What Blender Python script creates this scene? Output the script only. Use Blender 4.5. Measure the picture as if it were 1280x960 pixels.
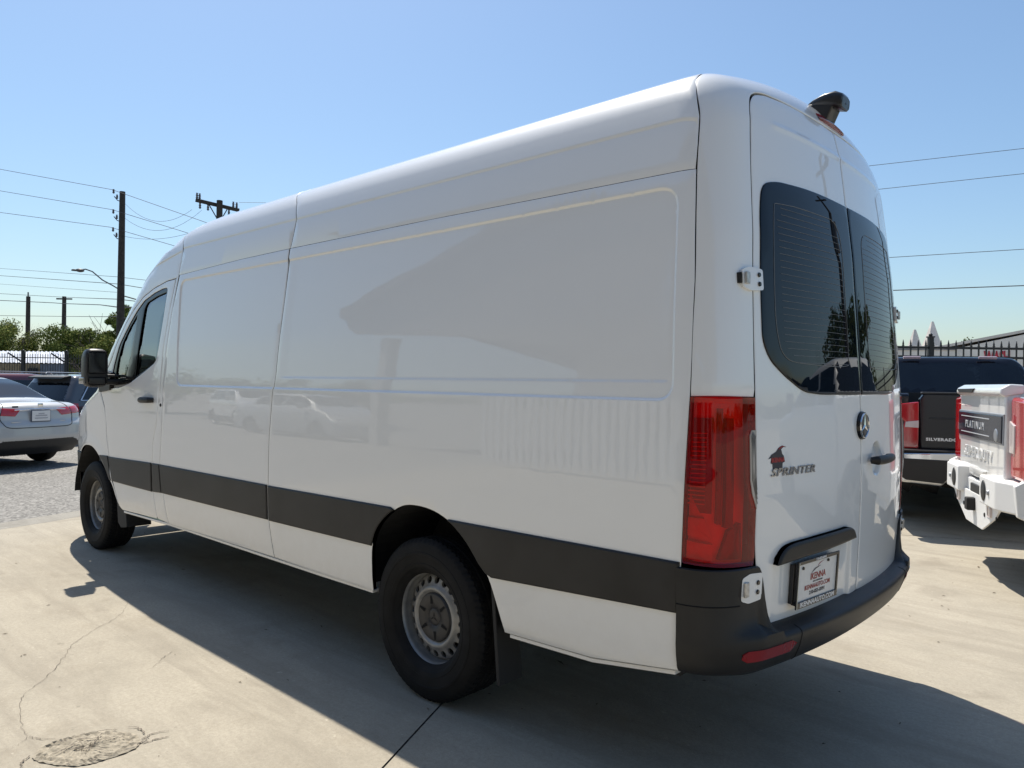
import bpy, bmesh, math, random
import numpy as np
from mathutils import Matrix, Vector
from mathutils.geometry import delaunay_2d_cdt
for o in list(bpy.data.objects): bpy.data.objects.remove(o)
S = bpy.context.scene
COL = S.collection
RNG = random.Random(7)
rad = math.radians

# ------------------------------------------------------------------ camera
cd = bpy.data.cameras.new('camera'); cam = bpy.data.objects.new('camera', cd); COL.objects.link(cam)
cd.sensor_width = 36; cd.lens = 936.9/1280*36; cd.clip_end = 3000; cd.clip_start = .05
cam.matrix_world = Matrix(((-0.73166, 0.01145, -0.68157, -0.98922),
                           (-0.68151, 0.00912, 0.73175, 3.23047),
                           (0.01460, 0.99989, 0.00113, 1.46419), (0, 0, 0, 1)))
S.camera = cam
# ------------------------------------------------------------------ light
SUN = Vector((.48, -.20, 1.0)).normalized()
W = bpy.data.worlds.new('World'); S.world = W; W.use_nodes = True
nt = W.node_tree; nt.nodes.clear()
sky = nt.nodes.new('ShaderNodeTexSky'); sky.sky_type = 'NISHITA'; sky.sun_disc = False
sky.sun_elevation = math.asin(SUN.z); sky.sun_rotation = math.atan2(SUN.x, SUN.y)
sky.air_density = 1.2; sky.dust_density = 1.0; sky.ozone_density = 6; sky.altitude = 0
bg = nt.nodes.new('ShaderNodeBackground'); bg.inputs[1].default_value = 0.110
wo = nt.nodes.new('ShaderNodeOutputWorld')
tn = nt.nodes.new('ShaderNodeMix'); tn.data_type = 'RGBA'; tn.blend_type = 'MULTIPLY'; tn.inputs[0].default_value = 1; tn.inputs[7].default_value = (1.02, 1.03, .985, 1)   # slight hue trim of the whole sky
nt.links.new(sky.outputs[0], tn.inputs[6]); nt.links.new(tn.outputs[2], bg.inputs[0]); nt.links.new(bg.outputs[0], wo.inputs[0])
ld = bpy.data.lights.new('sun', 'SUN'); ld.energy = 5.0; ld.angle = rad(.53); ld.color = (1, .93, .82)
sun = bpy.data.objects.new('sun', ld); COL.objects.link(sun)
sun.rotation_euler = SUN.to_track_quat('Z', 'Y').to_euler(); sun.location = (0, 0, 30)
S.view_settings.view_transform = 'Standard'; S.view_settings.look = 'None'
S.view_settings.exposure = 0.37; S.view_settings.gamma = 1
S.view_settings.use_curve_mapping = False

# ------------------------------------------------------------------ materials
MATS = {}
def mat(name, col, rough=.5, metal=0, coat=0, spec=.5, noise=None, bump=None, coatr=.03):
    """plain procedural material; noise=(scale, amount) mottles the colour, bump=(scale, strength)"""
    if name in MATS: return MATS[name]
    m = bpy.data.materials.new(name); m.use_nodes = True; t = m.node_tree
    b = t.nodes['Principled BSDF']; L = t.links
    b.inputs['Base Color'].default_value = (*col, 1); b.inputs['Roughness'].default_value = rough
    b.inputs['Metallic'].default_value = metal; b.inputs['Coat Weight'].default_value = coat
    b.inputs['Coat Roughness'].default_value = coatr
    b.inputs['Specular IOR Level'].default_value = spec
    tc = t.nodes.new('ShaderNodeTexCoord')
    if noise:
        n = t.nodes.new('ShaderNodeTexNoise'); n.inputs['Scale'].default_value = noise[0]; n.inputs['Detail'].default_value = 6
        L.new(tc.outputs['Object'], n.inputs['Vector'])
        mx = t.nodes.new('ShaderNodeMix'); mx.data_type = 'RGBA'
        a = noise[1]
        mx.inputs[6].default_value = (*[c*(1-a) for c in col], 1); mx.inputs[7].default_value = (*[min(1, c*(1+a)) for c in col], 1)
        mr = t.nodes.new('ShaderNodeMapRange'); mr.inputs[1].default_value = .3; mr.inputs[2].default_value = .7
        L.new(n.outputs[0], mr.inputs[0]); L.new(mr.outputs[0], mx.inputs[0]); L.new(mx.outputs[2], b.inputs['Base Color'])
    if bump:
        n = t.nodes.new('ShaderNodeTexNoise'); n.inputs['Scale'].default_value = bump[0]; n.inputs['Detail'].default_value = 4
        L.new(tc.outputs['Object'], n.inputs['Vector'])
        bp = t.nodes.new('ShaderNodeBump'); bp.inputs['Strength'].default_value = bump[1]; bp.inputs['Distance'].default_value = .01
        L.new(n.outputs[0], bp.inputs['Height']); L.new(bp.outputs[0], b.inputs['Normal'])
    MATS[name] = m; return m
def glass_mat(name, tint, refl=.0, alpha=0.0, dark=(.01, .012, .015)):
    """tinted pane: tinted see-through mixed with an opaque film (alpha) and a mirror-like fresnel coat"""
    m = bpy.data.materials.new(name); m.use_nodes = True; t = m.node_tree; t.nodes.clear(); L = t.links
    o = t.nodes.new('ShaderNodeOutputMaterial')
    tr = t.nodes.new('ShaderNodeBsdfTransparent'); tr.inputs[0].default_value = (*tint, 1)
    df = t.nodes.new('ShaderNodeBsdfDiffuse'); df.inputs[0].default_value = (*dark, 1)
    m1 = t.nodes.new('ShaderNodeMixShader'); m1.inputs[0].default_value = alpha
    L.new(tr.outputs[0], m1.inputs[1]); L.new(df.outputs[0], m1.inputs[2])
    gl = t.nodes.new('ShaderNodeBsdfGlossy'); gl.inputs['Roughness'].default_value = .012
    fr = t.nodes.new('ShaderNodeFresnel'); fr.inputs[0].default_value = 1.5
    ad = t.nodes.new('ShaderNodeMath'); ad.operation = 'ADD'; ad.inputs[1].default_value = refl; ad.use_clamp = True
    L.new(fr.outputs[0], ad.inputs[0])
    m2 = t.nodes.new('ShaderNodeMixShader'); L.new(ad.outputs[0], m2.inputs[0]); L.new(m1.outputs[0], m2.inputs[1]); L.new(gl.outputs[0], m2.inputs[2])
    L.new(m2.outputs[0], o.inputs[0]); MATS[name] = m; return m
def van_paint():
    """white clear-coated paint with fine orange peel and a trace of road dust near the sills"""
    m = mat('white_van_paint', (.77, .79, .80), .35, 0, 1.0, .5)
    t = m.node_tree; L = t.links; b = t.nodes['Principled BSDF']
    tc = t.nodes['Texture Coordinate']
    n = t.nodes.new('ShaderNodeTexNoise'); n.inputs['Scale'].default_value = 9; n.inputs['Detail'].default_value = 2
    L.new(tc.outputs['Object'], n.inputs['Vector'])
    bp = t.nodes.new('ShaderNodeBump'); bp.inputs['Strength'].default_value = .004; bp.inputs['Distance'].default_value = .05; b.inputs['Coat IOR'].default_value = 1.56
    L.new(n.outputs[0], bp.inputs['Height']); L.new(bp.outputs[0], b.inputs['Coat Normal'])
    sx = t.nodes.new('ShaderNodeSeparateXYZ'); L.new(tc.outputs['Object'], sx.inputs[0])
    mr = t.nodes.new('ShaderNodeMapRange'); mr.inputs[1].default_value = .85; mr.inputs[2].default_value = .42; mr.inputs[3].default_value = 0; mr.inputs[4].default_value = .35
    L.new(sx.outputs[2], mr.inputs[0])
    n2 = t.nodes.new('ShaderNodeTexNoise'); n2.inputs['Scale'].default_value = 14; n2.inputs['Detail'].default_value = 8; n2.inputs['Roughness'].default_value = .7
    L.new(tc.outputs['Object'], n2.inputs['Vector'])
    mu = t.nodes.new('ShaderNodeMath'); mu.operation = 'MULTIPLY'; L.new(mr.outputs[0], mu.inputs[0]); L.new(n2.outputs[0], mu.inputs[1])
    mx = t.nodes.new('ShaderNodeMix'); mx.data_type = 'RGBA'; mx.inputs[6].default_value = (.77, .79, .80, 1); mx.inputs[7].default_value = (.44, .40, .33, 1)
    L.new(mu.outputs[0], mx.inputs[0]); L.new(mx.outputs[2], b.inputs['Base Color'])
    rr = t.nodes.new('ShaderNodeMapRange'); rr.inputs[3].default_value = .008; rr.inputs[4].default_value = .14
    L.new(mu.outputs[0], rr.inputs[0]); L.new(rr.outputs[0], b.inputs['Coat Roughness'])
    return m
PAINT = van_paint()
BLACKPL = mat('black_textured_plastic', (.015, .015, .0155), .46, 0, 0, .38, (5, .40), (700, .16))
RUBBER = mat('tyre_rubber', (.009, .009, .0095), .72, 0, 0, .22, (12, .35), (260, .12))
RUBSEAL = mat('black_gloss_seal', (.008, .008, .009), .18)
UNDER = mat('dark_underbody', (.012, .012, .013), .8, noise=(8, .4))
STEEL = mat('silver_steel_wheel', (.27, .272, .27), .38, .35, 0, .5, (22, .18), (200, .04))
CHROME = mat('chrome', (.78, .79, .8), .08, 1)
DARKCAP = mat('grey_hub_cap', (.026, .026, .028), .45)
PRIV = glass_mat('privacy_glass', (.08, .10, .12), .0, .88, (.004, .007, .012))
CABGL = glass_mat('cab_glass', (.52, .70, .64), .24, .0)
REDGL = glass_mat('red_lamp_lens', (1.0, .06, .045), .0, .15, (.85, .008, .006))
CLEARGL = glass_mat('clear_lamp_lens', (.8, .8, .8), .03, .25, (.3, .3, .3))
REDIN = mat('red_reflector', (.85, .02, .014), .3, .0, .6)
REDDK = mat('dark_red_reflector', (.10, .004, .004), .3, 0, 1)
WHITE = mat('white_plastic', (.72, .72, .72), .4)

# ------------------------------------------------------------------ object helpers
def tag(o, label=None, cat=None, group=None, kind=None):
    if label: o['label'] = label
    if cat: o['category'] = cat
    if group: o['group'] = group
    if kind: o['kind'] = kind
    return o
def thing(name, label, cat, loc=(0, 0, 0), rz=0, group=None):
    o = bpy.data.objects.new(name, None); COL.objects.link(o); o.empty_display_size = .2
    o.location = loc; o.rotation_euler = (0, 0, rz)
    return tag(o, label, cat, group)
def link(name, me, parent=None, label=None, kind=None):
    o = bpy.data.objects.new(name, me); COL.objects.link(o)
    if parent is not None: o.parent = parent
    return tag(o, label, kind=kind)
def mesh_np(name, V, Fc, mats, parent=None, normals=None, smooth=False, label=None, kind=None, fm=None):
    me = bpy.data.meshes.new(name)
    me.from_pydata([tuple(map(float, v)) for v in V], [], [tuple(map(int, f)) for f in Fc])
    if not isinstance(mats, (list, tuple)): mats = [mats]
    for m in mats: me.materials.append(m)
    if fm is not None: me.polygons.foreach_set('material_index', np.array(fm, dtype=np.int32))
    if smooth or normals is not None: me.polygons.foreach_set('use_smooth', [True]*len(me.polygons))
    me.update()
    if normals is not None: me.normals_split_custom_set_from_vertices([tuple(map(float, n)) for n in normals])
    return link(name, me, parent, label, kind)
def copy_tree(o, parent=None, label=None):
    c = o.copy(); COL.objects.link(c); c.parent = parent
    if parent is not None: c.matrix_parent_inverse = o.matrix_parent_inverse.copy()
    if label: c['label'] = label
    for ch in list(o.children): copy_tree(ch, c)
    return c
class MB:
    """collects simple solids in one mesh"""
    def __init__(s): s.V = []; s.F = []; s.M = []; s.mi = 0; s.sm = []; s.bv = False
    def add(s, V, Fc, smooth=False):
        b = len(s.V); s.V += [tuple(v) for v in V]
        for f in Fc: s.F.append(tuple(b+i for i in f)); s.M.append(s.mi); s.sm.append(smooth)
        return s
    def bm(s, bm, M=None, smooth=False):
        if M is not None: bmesh.ops.transform(bm, matrix=M, verts=bm.verts)
        bm.verts.index_update()
        s.add([v.co[:] for v in bm.verts], [[v.index for v in f.verts] for f in bm.faces], smooth); bm.free(); return s
    def box(s, c, d, bev=0, rot=None, seg=2):
        s.bv = s.bv or bev > .002
        bm = bmesh.new(); bmesh.ops.create_cube(bm, size=1)
        bmesh.ops.scale(bm, vec=d, verts=bm.verts)
        if bev: bmesh.ops.bevel(bm, geom=bm.edges[:], offset=bev, segments=seg, affect='EDGES', profile=.5)
        M = Matrix.Translation(c) @ (rot.to_4x4() if rot is not None else Matrix())
        return s.bm(bm, M, False)
    def prism(s, poly, axis, a, b, bev=0, seg=2):
        """polygon (2-D) extruded along axis ('x','y','z') from a to b"""
        s.bv = s.bv or bev > .002
        bm = bmesh.new()
        def p3(u, v, w): return {'x': (w, u, v), 'y': (u, w, v), 'z': (u, v, w)}[axis]
        A = [bm.verts.new(p3(u, v, a)) for u, v in poly]; B = [bm.verts.new(p3(u, v, b)) for u, v in poly]
        bm.faces.new(A); bm.faces.new(B[::-1]); n = len(poly)
        for i in range(n): bm.faces.new((A[i], B[i], B[(i+1) % n], A[(i+1) % n]))
        bmesh.ops.recalc_face_normals(bm, faces=bm.faces)
        if bev: bmesh.ops.bevel(bm, geom=bm.edges[:], offset=bev, segments=seg, affect='EDGES', profile=.5)
        return s.bm(bm)
    def tube(s, pts, r, n=8, cap=True):
        P = [Vector(p) for p in pts]; V = []; Fc = []
        rr = r if isinstance(r, (list, tuple)) else [r]*len(P)
        up = None
        for i, p in enumerate(P):
            t = (P[min(i+1, len(P)-1)]-P[max(i-1, 0)]).normalized()
            if up is None:
                up = Vector((0, 0, 1)) if abs(t.z) < .9 else Vector((1, 0, 0))
            a = t.cross(up).normalized(); bb = a.cross(t).normalized(); up = bb
            for k in range(n):
                an = 2*math.pi*k/n
                V.append(p+(a*math.cos(an)+bb*math.sin(an))*rr[i])
        for i in range(len(P)-1):
            for k in range(n):
                Fc.append((i*n+k, i*n+(k+1) % n, (i+1)*n+(k+1) % n, (i+1)*n+k))
        s.add(V, Fc, True)
        if cap:
            b = len(s.V)-len(V)
            s.F.append(tuple(b+k for k in range(n))[::-1]); s.M.append(s.mi); s.sm.append(False)
            s.F.append(tuple(b+len(V)-n+k for k in range(n))); s.M.append(s.mi); s.sm.append(False)
        return s
    def lathe(s, prof, n=48, axis='y', c=(0, 0, 0), smooth=True):
        """prof: list of (radius, along-axis)"""
        V = []; Fc = []; m = len(prof)
        for k in range(n):
            a = 2*math.pi*k/n; ca, sa = math.cos(a), math.sin(a)
            for r, h in prof:
                if axis == 'y': V.append((c[0]+r*ca, c[1]+h, c[2]+r*sa))
                elif axis == 'z': V.append((c[0]+r*ca, c[1]+r*sa, c[2]+h))
                else: V.append((c[0]+h, c[1]+r*ca, c[2]+r*sa))
        for k in range(n):
            k2 = (k+1) % n
            for i in range(m-1): Fc.append((k*m+i, k*m+i+1, k2*m+i+1, k2*m+i))
        return s.add(V, Fc, smooth)
    def sphere(s, c, r, u=12, v=8):
        bm = bmesh.new(); bmesh.ops.create_uvsphere(bm, u_segments=u, v_segments=v, radius=1)
        bmesh.ops.scale(bm, vec=r if isinstance(r, (tuple, list)) else (r, r, r), verts=bm.verts)
        return s.bm(bm, Matrix.Translation(c), True)
    def build(s, name, mats, parent=None, label=None, kind=None, sharp=35):
        me = bpy.data.meshes.new(name); me.from_pydata(s.V, [], s.F)
        if not isinstance(mats, (list, tuple)): mats = [mats]
        for m in mats: me.materials.append(m)
        me.polygons.foreach_set('material_index', np.array(s.M, dtype=np.int32))
        me.polygons.foreach_set('use_smooth', [True]*len(s.F) if s.bv else s.sm); me.update()
        if s.bv or any(s.sm): me.set_sharp_from_angle(angle=rad(46 if s.bv else sharp))
        o = link(name, me, parent, label, kind)
        if s.bv:
            w = o.modifiers.new('weighted_normals', 'WEIGHTED_NORMAL'); w.keep_sharp = True; w.weight = 80
        return o
def text_mesh(body, size, ext=.001, shear=0, sx=1, space=1, align='CENTER', bold=0):
    c = bpy.data.curves.new('t', 'FONT'); c.body = body; c.size = size; c.extrude = ext; c.shear = shear
    c.align_x = align; c.align_y = 'CENTER'; c.space_character = space; c.offset = bold; c.resolution_u = 3
    o = bpy.data.objects.new('t', c); COL.objects.link(o)
    bpy.context.view_layer.update()
    dg = bpy.context.evaluated_depsgraph_get(); me = bpy.data.meshes.new_from_object(o.evaluated_get(dg))
    V = np.array([v.co[:] for v in me.vertices]) if len(me.vertices) else np.zeros((0, 3)); V[:, 0] *= sx
    Fc = [tuple(p.vertices) for p in me.polygons]
    bpy.data.objects.remove(o); bpy.data.curves.remove(c); bpy.data.meshes.remove(me)
    return V, Fc
def text_obj(name, body, size, M, m, parent, **k):
    V, Fc = text_mesh(body, size, **k)
    V = [tuple(M @ Vector(v)) for v in V]
    return mesh_np(name, V, Fc, m, parent)
def frame(o, xd, yd):
    """matrix whose local x,y run along xd, yd from origin o"""
    x = Vector(xd).normalized(); y = Vector(yd).normalized(); z = x.cross(y)
    M = Matrix((x, y, z)).transposed().to_4x4(); M.translation = Vector(o); return M

# ------------------------------------------------------------------ the van's body as one smooth implicit solid
def _tab(pts,lo,hi,n,s):
    xs=np.linspace(lo,hi,n); p=np.array(pts,float)
    v=np.interp(xs,p[:,0],p[:,1]); st=xs[1]-xs[0]
    k=int(3*s/st)
    if k<1: return xs,v
    g=np.exp(-.5*(np.arange(-k,k+1)*st/s)**2); g/=g.sum()
    L=v[0]-(v[1]-v[0])*np.arange(k,0,-1); R=v[-1]+(v[-1]-v[-2])*np.arange(1,k+1)
    return xs,np.convolve(np.concatenate([L,v,R]),g,'valid')
# half width by height
YS=_tab([(0,.955),(.40,.980),(.5,.992),(.65,1.0),(.9,1.008),(1.15,1.012),(1.42,1.008),(1.7,.985),(2.0,.951),(2.2,.927),(2.38,.904),(2.50,.876),(2.60,.848),(2.70,.815),(3,.70)],0,3,1501,.022)
YX=_tab([(-1,0),(5.3,0),(5.8,-.012),(6.3,-.05),(6.7,-.11),(7.1,-.2),(8,-.4)],-1,8,1801,.15)
XR=_tab([(0,.09),(.5,.075),(.85,.058),(1.1,.052),(1.44,.062),(2.0,.105),(2.3,.142),(2.42,.158),(2.55,.19),(2.7,.24),(3,.36)],0,3,1501,.012)
XF=_tab([(0,6.75),(.3,6.88),(.6,6.95),(.85,6.95),(1.0,6.92),(1.12,6.86),(1.2,6.72),(1.28,6.5),(1.36,6.28),(1.42,6.26),(1.65,6.06),(2.0,5.68),(2.25,5.38),(2.42,5.08),(2.55,4.75),(2.65,4.2),(3,1.5)],0,3,1501,.02)
ZT=_tab([(-1,2.69),(.15,2.69),(.4,2.70),(3,2.705),(4.2,2.70),(4.7,2.66),(6,2.43),(8,2.1)],-1,8,1801,.15)
def I(t,x): return np.interp(x,t[0],t[1])
def smax(a,b,k):
    h=np.clip(1-np.abs(a-b)/k,0,1)
    return np.maximum(a,b)+h*h*k*.25
def F(P):
    P=np.asarray(P,float)
    x,z=P[...,0],P[...,2]; y=np.sqrt(P[...,1]**2+1e-8)
    fs=y-I(YS,z)-I(YX,x)
    fr=I(XR,z)+.074*(y/.8)**2.2-x
    yy=y/.95
    ff=(x-I(XF,z)+np.interp(z,[1.05,1.35],[.2,.26])*yy**2.5*np.clip((z-.2)*4,0,1))*.75
    ft=z-I(ZT,x)+.095*(y/.8)**2
    f=smax(fs,ft,.11)
    f=smax(f,fr,.15)
    f=smax(f,ff,.16)
    return f
def G(P,e=1e-4):
    P=np.asarray(P,float); g=[]
    for i in range(3):
        d=np.zeros(3); d[i]=e
        g.append((F(P+d)-F(P-d))/(2*e))
    return np.stack(g,-1)
def project(P,it=8):
    P=np.array(P,float)
    for _ in range(it):
        g=G(P); f=F(P)
        P=P-(f/np.maximum((g*g).sum(-1),1e-6))[...,None]*g
    return P
def along(O, D, t0, it=14):
    O = np.asarray(O, float); D = np.asarray(D, float); t = np.array(t0, float)
    for _ in range(it):
        P = O+t[..., None]*D; f = F(P); gd = (G(P)*D).sum(-1)
        gd = np.where(np.abs(gd) < .15, .15, gd)
        t = t-np.clip(f/gd, -.25, .25)
    return O+t[..., None]*D
AXZ = 1.2
def s_side(U):
    x, z = U[:, 0], U[:, 1]; O = np.stack([x, 0*x, z], -1); D = np.zeros_like(O); D[:, 1] = 1
    return along(O, D, 0*x+1.0)
def s_rear(U):
    y, z = U[:, 0], U[:, 1]; O = np.stack([0*y+1, y, z], -1); D = np.zeros_like(O); D[:, 0] = -1
    return along(O, D, 0*y+.9)
def s_front(U):
    y, z = U[:, 0], U[:, 1]; O = np.stack([0*y+5, y, z], -1); D = np.zeros_like(O); D[:, 0] = 1
    return along(O, D, I(XF, z)-5.1)
def s_wrap(U):
    x, a = U[:, 0], U[:, 1]; O = np.stack([x, 0*x, 0*x+AXZ], -1); D = np.stack([0*x, np.cos(a), np.sin(a)], -1)
    return along(O, D, np.where(x > 4.9, .9, 1.2))
def s_nose(U):
    a, z = U[:, 0], U[:, 1]; O = np.stack([0*a+5.5, 0*a+.15, z], -1); D = np.stack([np.sin(a), np.cos(a), 0*a], -1)
    return along(O, D, .8+.4*np.sin(a))
def mirror_fn(fn):
    def g(U):
        P = fn(U); P[:, 1] *= -1; return P
    return g
def resample(poly, step, closed=True):
    P = [np.array(p, float) for p in poly]; out = []
    n = len(P)
    for i in range(n if closed else n-1):
        a, b = P[i], P[(i+1) % n]; L = np.hypot(*(b-a)); k = max(1, int(math.ceil(L/step)))
        for j in range(k): out.append(a+(b-a)*j/k)
    if not closed: out.append(P[-1])
    return np.array(out)
def rounded(poly, r=.02, seg=5, closed=True):
    """round each corner of a closed polygon; r may be a list"""
    P = [np.array(p[:2], float) for p in poly]; n = len(P); out = []
    for i in range(n):
        ri = poly[i][2] if len(poly[i]) > 2 else r
        if ri <= 0: out.append(P[i]); continue
        a, b, c = P[i-1], P[i], P[(i+1) % n]
        la, lc = np.hypot(*(a-b)), np.hypot(*(c-b)); d = min(ri, .48*la, .48*lc)
        p, q = b+(a-b)/la*d, b+(c-b)/lc*d
        for k in range(seg+1):
            t = k/seg; out.append((1-t)**2*p+2*t*(1-t)*b+t*t*q)
    return [tuple(o) for o in out]
def catmull(pts, k=6):
    P = np.array(pts, float); P = np.vstack([2*P[0]-P[1], P, 2*P[-1]-P[-2]]); out = []
    for i in range(1, len(P)-2):
        for j in range(k):
            t = j/k; a, b, c, d = P[i-1:i+3]
            out.append(.5*((2*b)+(c-a)*t+(2*a-5*b+4*c-d)*t*t+(3*b-a-3*c+d)*t**3))
    out.append(P[-2]); return [tuple(o) for o in out]
def segdist(U, poly, closed=True):
    A = poly if closed else poly[:-1]; B = np.roll(poly, -1, 0) if closed else poly[1:]
    d = B-A; L2 = np.maximum((d*d).sum(1), 1e-12); out = np.full(len(U), 1e9)
    for i0 in range(0, len(U), 2000):
        q = U[i0:i0+2000, None]-A[None]; t = np.clip((q*d).sum(-1)/L2, 0, 1)
        r = q-t[..., None]*d; out[i0:i0+2000] = np.sqrt((r*r).sum(-1).min(1))
    return out
def inside(U, poly):
    x, y = U[:, 0][:, None], U[:, 1][:, None]; X, Y = poly[:, 0], poly[:, 1]; X2, Y2 = np.roll(X, -1), np.roll(Y, -1)
    out = np.zeros(len(U), bool)
    for i0 in range(0, len(U), 2000):
        a = x[i0:i0+2000]; b = y[i0:i0+2000]
        c = ((Y > b) != (Y2 > b)) & (a < (X2-X)*(b-Y)/np.where(Y2 == Y, 1e-12, Y2-Y)+X)
        out[i0:i0+2000] = (c.sum(1) % 2).astype(bool)
    return out
def inset(poly, d):
    """move closed polygon inward by d (outward for negative)"""
    n = len(poly); a = .5*np.sum(poly[:, 0]*np.roll(poly[:, 1], -1)-np.roll(poly[:, 0], -1)*poly[:, 1]); s = 1 if a > 0 else -1
    e = np.roll(poly, -1, 0)-poly; e /= np.maximum(np.hypot(e[:, 0], e[:, 1]), 1e-9)[:, None]
    nn = np.stack([-e[:, 1], e[:, 0]], -1)*s; m = nn+np.roll(nn, 1, 0); L2 = np.maximum((m*m).sum(1), .5)
    return poly+m*(2/L2)[:, None]*d
class Panel:
    """sheet-metal panel cut from a parametric surface: rounded edges, returned flange, optional holes and pressed relief"""
    def __init__(s, surf, outline, holes=(), offs=0., disp=None, lines=(), grid=.05, edge=.005, depth=.02, step=.02, flip=1, gfn=None):
        out = resample(outline, step); hs = [resample(h, step) for h in holes]
        loops = [out]+hs
        allU = []; edges = []
        def addloop(p, closed=True, cons=True):
            b = sum(len(a) for a in allU); allU.append(p)
            if cons:
                n = len(p)
                for i in range(n if closed else n-1): edges.append((b+i, b+(i+1) % n))
        for p in loops: addloop(p)
        nb = sum(len(p) for p in loops)
        ring = []
        for li, p in enumerate(loops):
            for k in (.3, 1.0):
                q = inset(p, edge*k*(1 if li == 0 else -1)); ring.append(q)
        border = np.vstack
        def okin(q, m):
            k = inside(q, out)
            for h in hs: k &= ~inside(q, h)
            d = np.min([segdist(q, l) for l in loops], 0)
            return k & (d > m)
        for i, q in enumerate(ring):
            q = q[okin(q, edge*(.2 if i % 2 == 0 else .8))]
            if len(q): addloop(q, cons=False)
        fixed = []
        for ln, cl, ofs in lines:
            for o in ofs:
                q = resample(ln, step, cl)
                if cl: q = inset(q, o)
                q = q[okin(q, edge*1.6)]
                if len(q): addloop(q, cons=False); fixed.append(q)
        lo, hi = out.min(0), out.max(0)
        gx = np.arange(lo[0]+grid*.37, hi[0], grid); gy = np.arange(lo[1]+grid*.41, hi[1], grid)
        g = np.stack(np.meshgrid(gx, gy), -1).reshape(-1, 2)
        g = g[okin(g, max(edge*1.8, grid*.25))]
        if fixed and len(g):
            fx = np.vstack(fixed); keep = np.ones(len(g), bool)
            for i in range(0, len(g), 500):
                d = np.hypot(g[i:i+500, None, 0]-fx[None, :, 0], g[i:i+500, None, 1]-fx[None, :, 1]).min(1); keep[i:i+500] = d > step*.4
            g = g[keep]
        if len(g): addloop(g, cons=False)
        U = np.vstack(allU)
        r = delaunay_2d_cdt([Vector(u) for u in U], edges, [], 0, 1e-7)
        V2 = np.array([v[:] for v in r[0]]); T = np.array([f for f in r[2] if len(f) == 3])
        cen = V2[T].mean(1); k = inside(cen, out)
        for h in hs: k &= ~inside(cen, h)
        T = T[k]
        # boundary loops again for the flange
        def full(Uq, dz=None):
            P = surf(Uq)
            e = 1e-3
            du = surf(Uq+[e, 0])-surf(Uq-[e, 0]); dv = surf(Uq+[0, e])-surf(Uq-[0, e])
            N = np.cross(du, dv); N /= np.maximum(np.linalg.norm(N, axis=1), 1e-12)[:, None]
            s.fl = np.sign((N*(gfn or G)(P)).sum(-1))[:, None]
            return P, N*s.fl
        P0, N0 = full(V2); flip = s.fl
        d = np.min([segdist(V2, l) for l in loops], 0)
        def height(q, dd):
            h = np.full(len(q), float(offs)) if not callable(offs) else offs(q)
            if disp is not None: h = h+disp(q)
            t = np.clip(1-dd/edge, 0, 1); return h-edge*.8*(1-np.sqrt(np.maximum(0, 1-t*t*.97)))
        H = height(V2, d)
        e = .0015
        ds = {}
        def hh(q):
            return height(q, np.min([segdist(q, l) for l in loops], 0)*np.where(okin(q, -1), 1, 0))
        eu = surf(V2+[e, 0])-surf(V2-[e, 0]); ev = surf(V2+[0, e])-surf(V2-[0, e])
        hu = hh(V2+[e, 0])-hh(V2-[e, 0]); hv = hh(V2+[0, e])-hh(V2-[0, e])
        tu = eu+N0*hu[:, None]; tv = ev+N0*hv[:, None]
        N = np.cross(tu, tv)*flip; N /= np.maximum(np.linalg.norm(N, axis=1), 1e-12)[:, None]
        P = P0+N0*H[:, None]
        V = [P]; NN = [N]; Fs = [tuple(t) for t in T]
        # orient faces
        a, b, c = P[T[0]]
        fl = np.dot(np.cross(b-a, c-a), N0[T[0][0]]) < 0
        if fl: Fs = [t[::-1] for t in Fs]
        base = len(P)
        for l in loops:
            p, n = full(l); hl = height(l, np.zeros(len(l)))
            top = p+n*hl[:, None]; bot = top-n*depth; m = len(l)
            tan = np.roll(top, -1, 0)-np.roll(top, 1, 0); sn = np.cross(tan, n); sn /= np.maximum(np.linalg.norm(sn, axis=1), 1e-9)[:, None]
            V += [top, bot]; NN += [sn, sn]
            for i in range(m):
                j = (i+1) % m; Fs.append((base+i, base+j, base+m+j, base+m+i))
            base += 2*m
        s.V = np.vstack(V); s.N = np.vstack(NN); s.F = Fs
    def build(s, name, m, parent, label=None, mirror=False):
        V, N, Fs = s.V.copy(), s.N.copy(), s.F
        if mirror: V[:, 1] *= -1; N[:, 1] *= -1; Fs = [f[::-1] for f in Fs]
        nt = np.array(N)
        return mesh_np(name, V, Fs, m, parent, normals=nt, label=label)
def smooth01(t): t = np.clip(t, 0, 1); return t*t*(3-2*t)

# =================================================================== THE VAN
van = thing('cargo_van', 'long white high-roof cargo van with black side mouldings and bumper, parked on the concrete', 'van', (0, 0, 0))
def x2phi(pts):
    """(x,z) points of the side view -> (x, angle) of the wrap surface"""
    U = np.array(pts, float); P = s_side(U); return [(x, math.atan2(p[2]-AXZ, p[1])) for (x, _), p in zip(pts, P)]
SEAM3 = [(2.962, .435), (3.004, .644), (3.006, .849), (2.995, 1.115), (2.966, 1.407), (2.958, 1.5), (2.956, 1.624), (2.946, 1.95), (2.944, 2.215)]
SEAM2 = [(4.424, .430), (4.503, .676), (4.537, .845), (4.50, 1.12), (4.497, 1.407)]
SEAM1 = [(4.497, 1.407), (4.495, 1.689), (4.478, 1.95), (4.446, 2.205)]
DOORB = [(4.613, .440), (4.662, .614), (4.668, .835), (4.651, 1.01), (4.587, 1.146), (4.552, 1.407), (4.548, 1.689), (4.524, 1.95), (4.492, 2.182)]
REARSEAM = [(.312, .504), (.309, .701), (.297, .873), (.276, 1.425), (.278, 1.55), (.286, 1.821), (.311, 2.235)]
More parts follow.
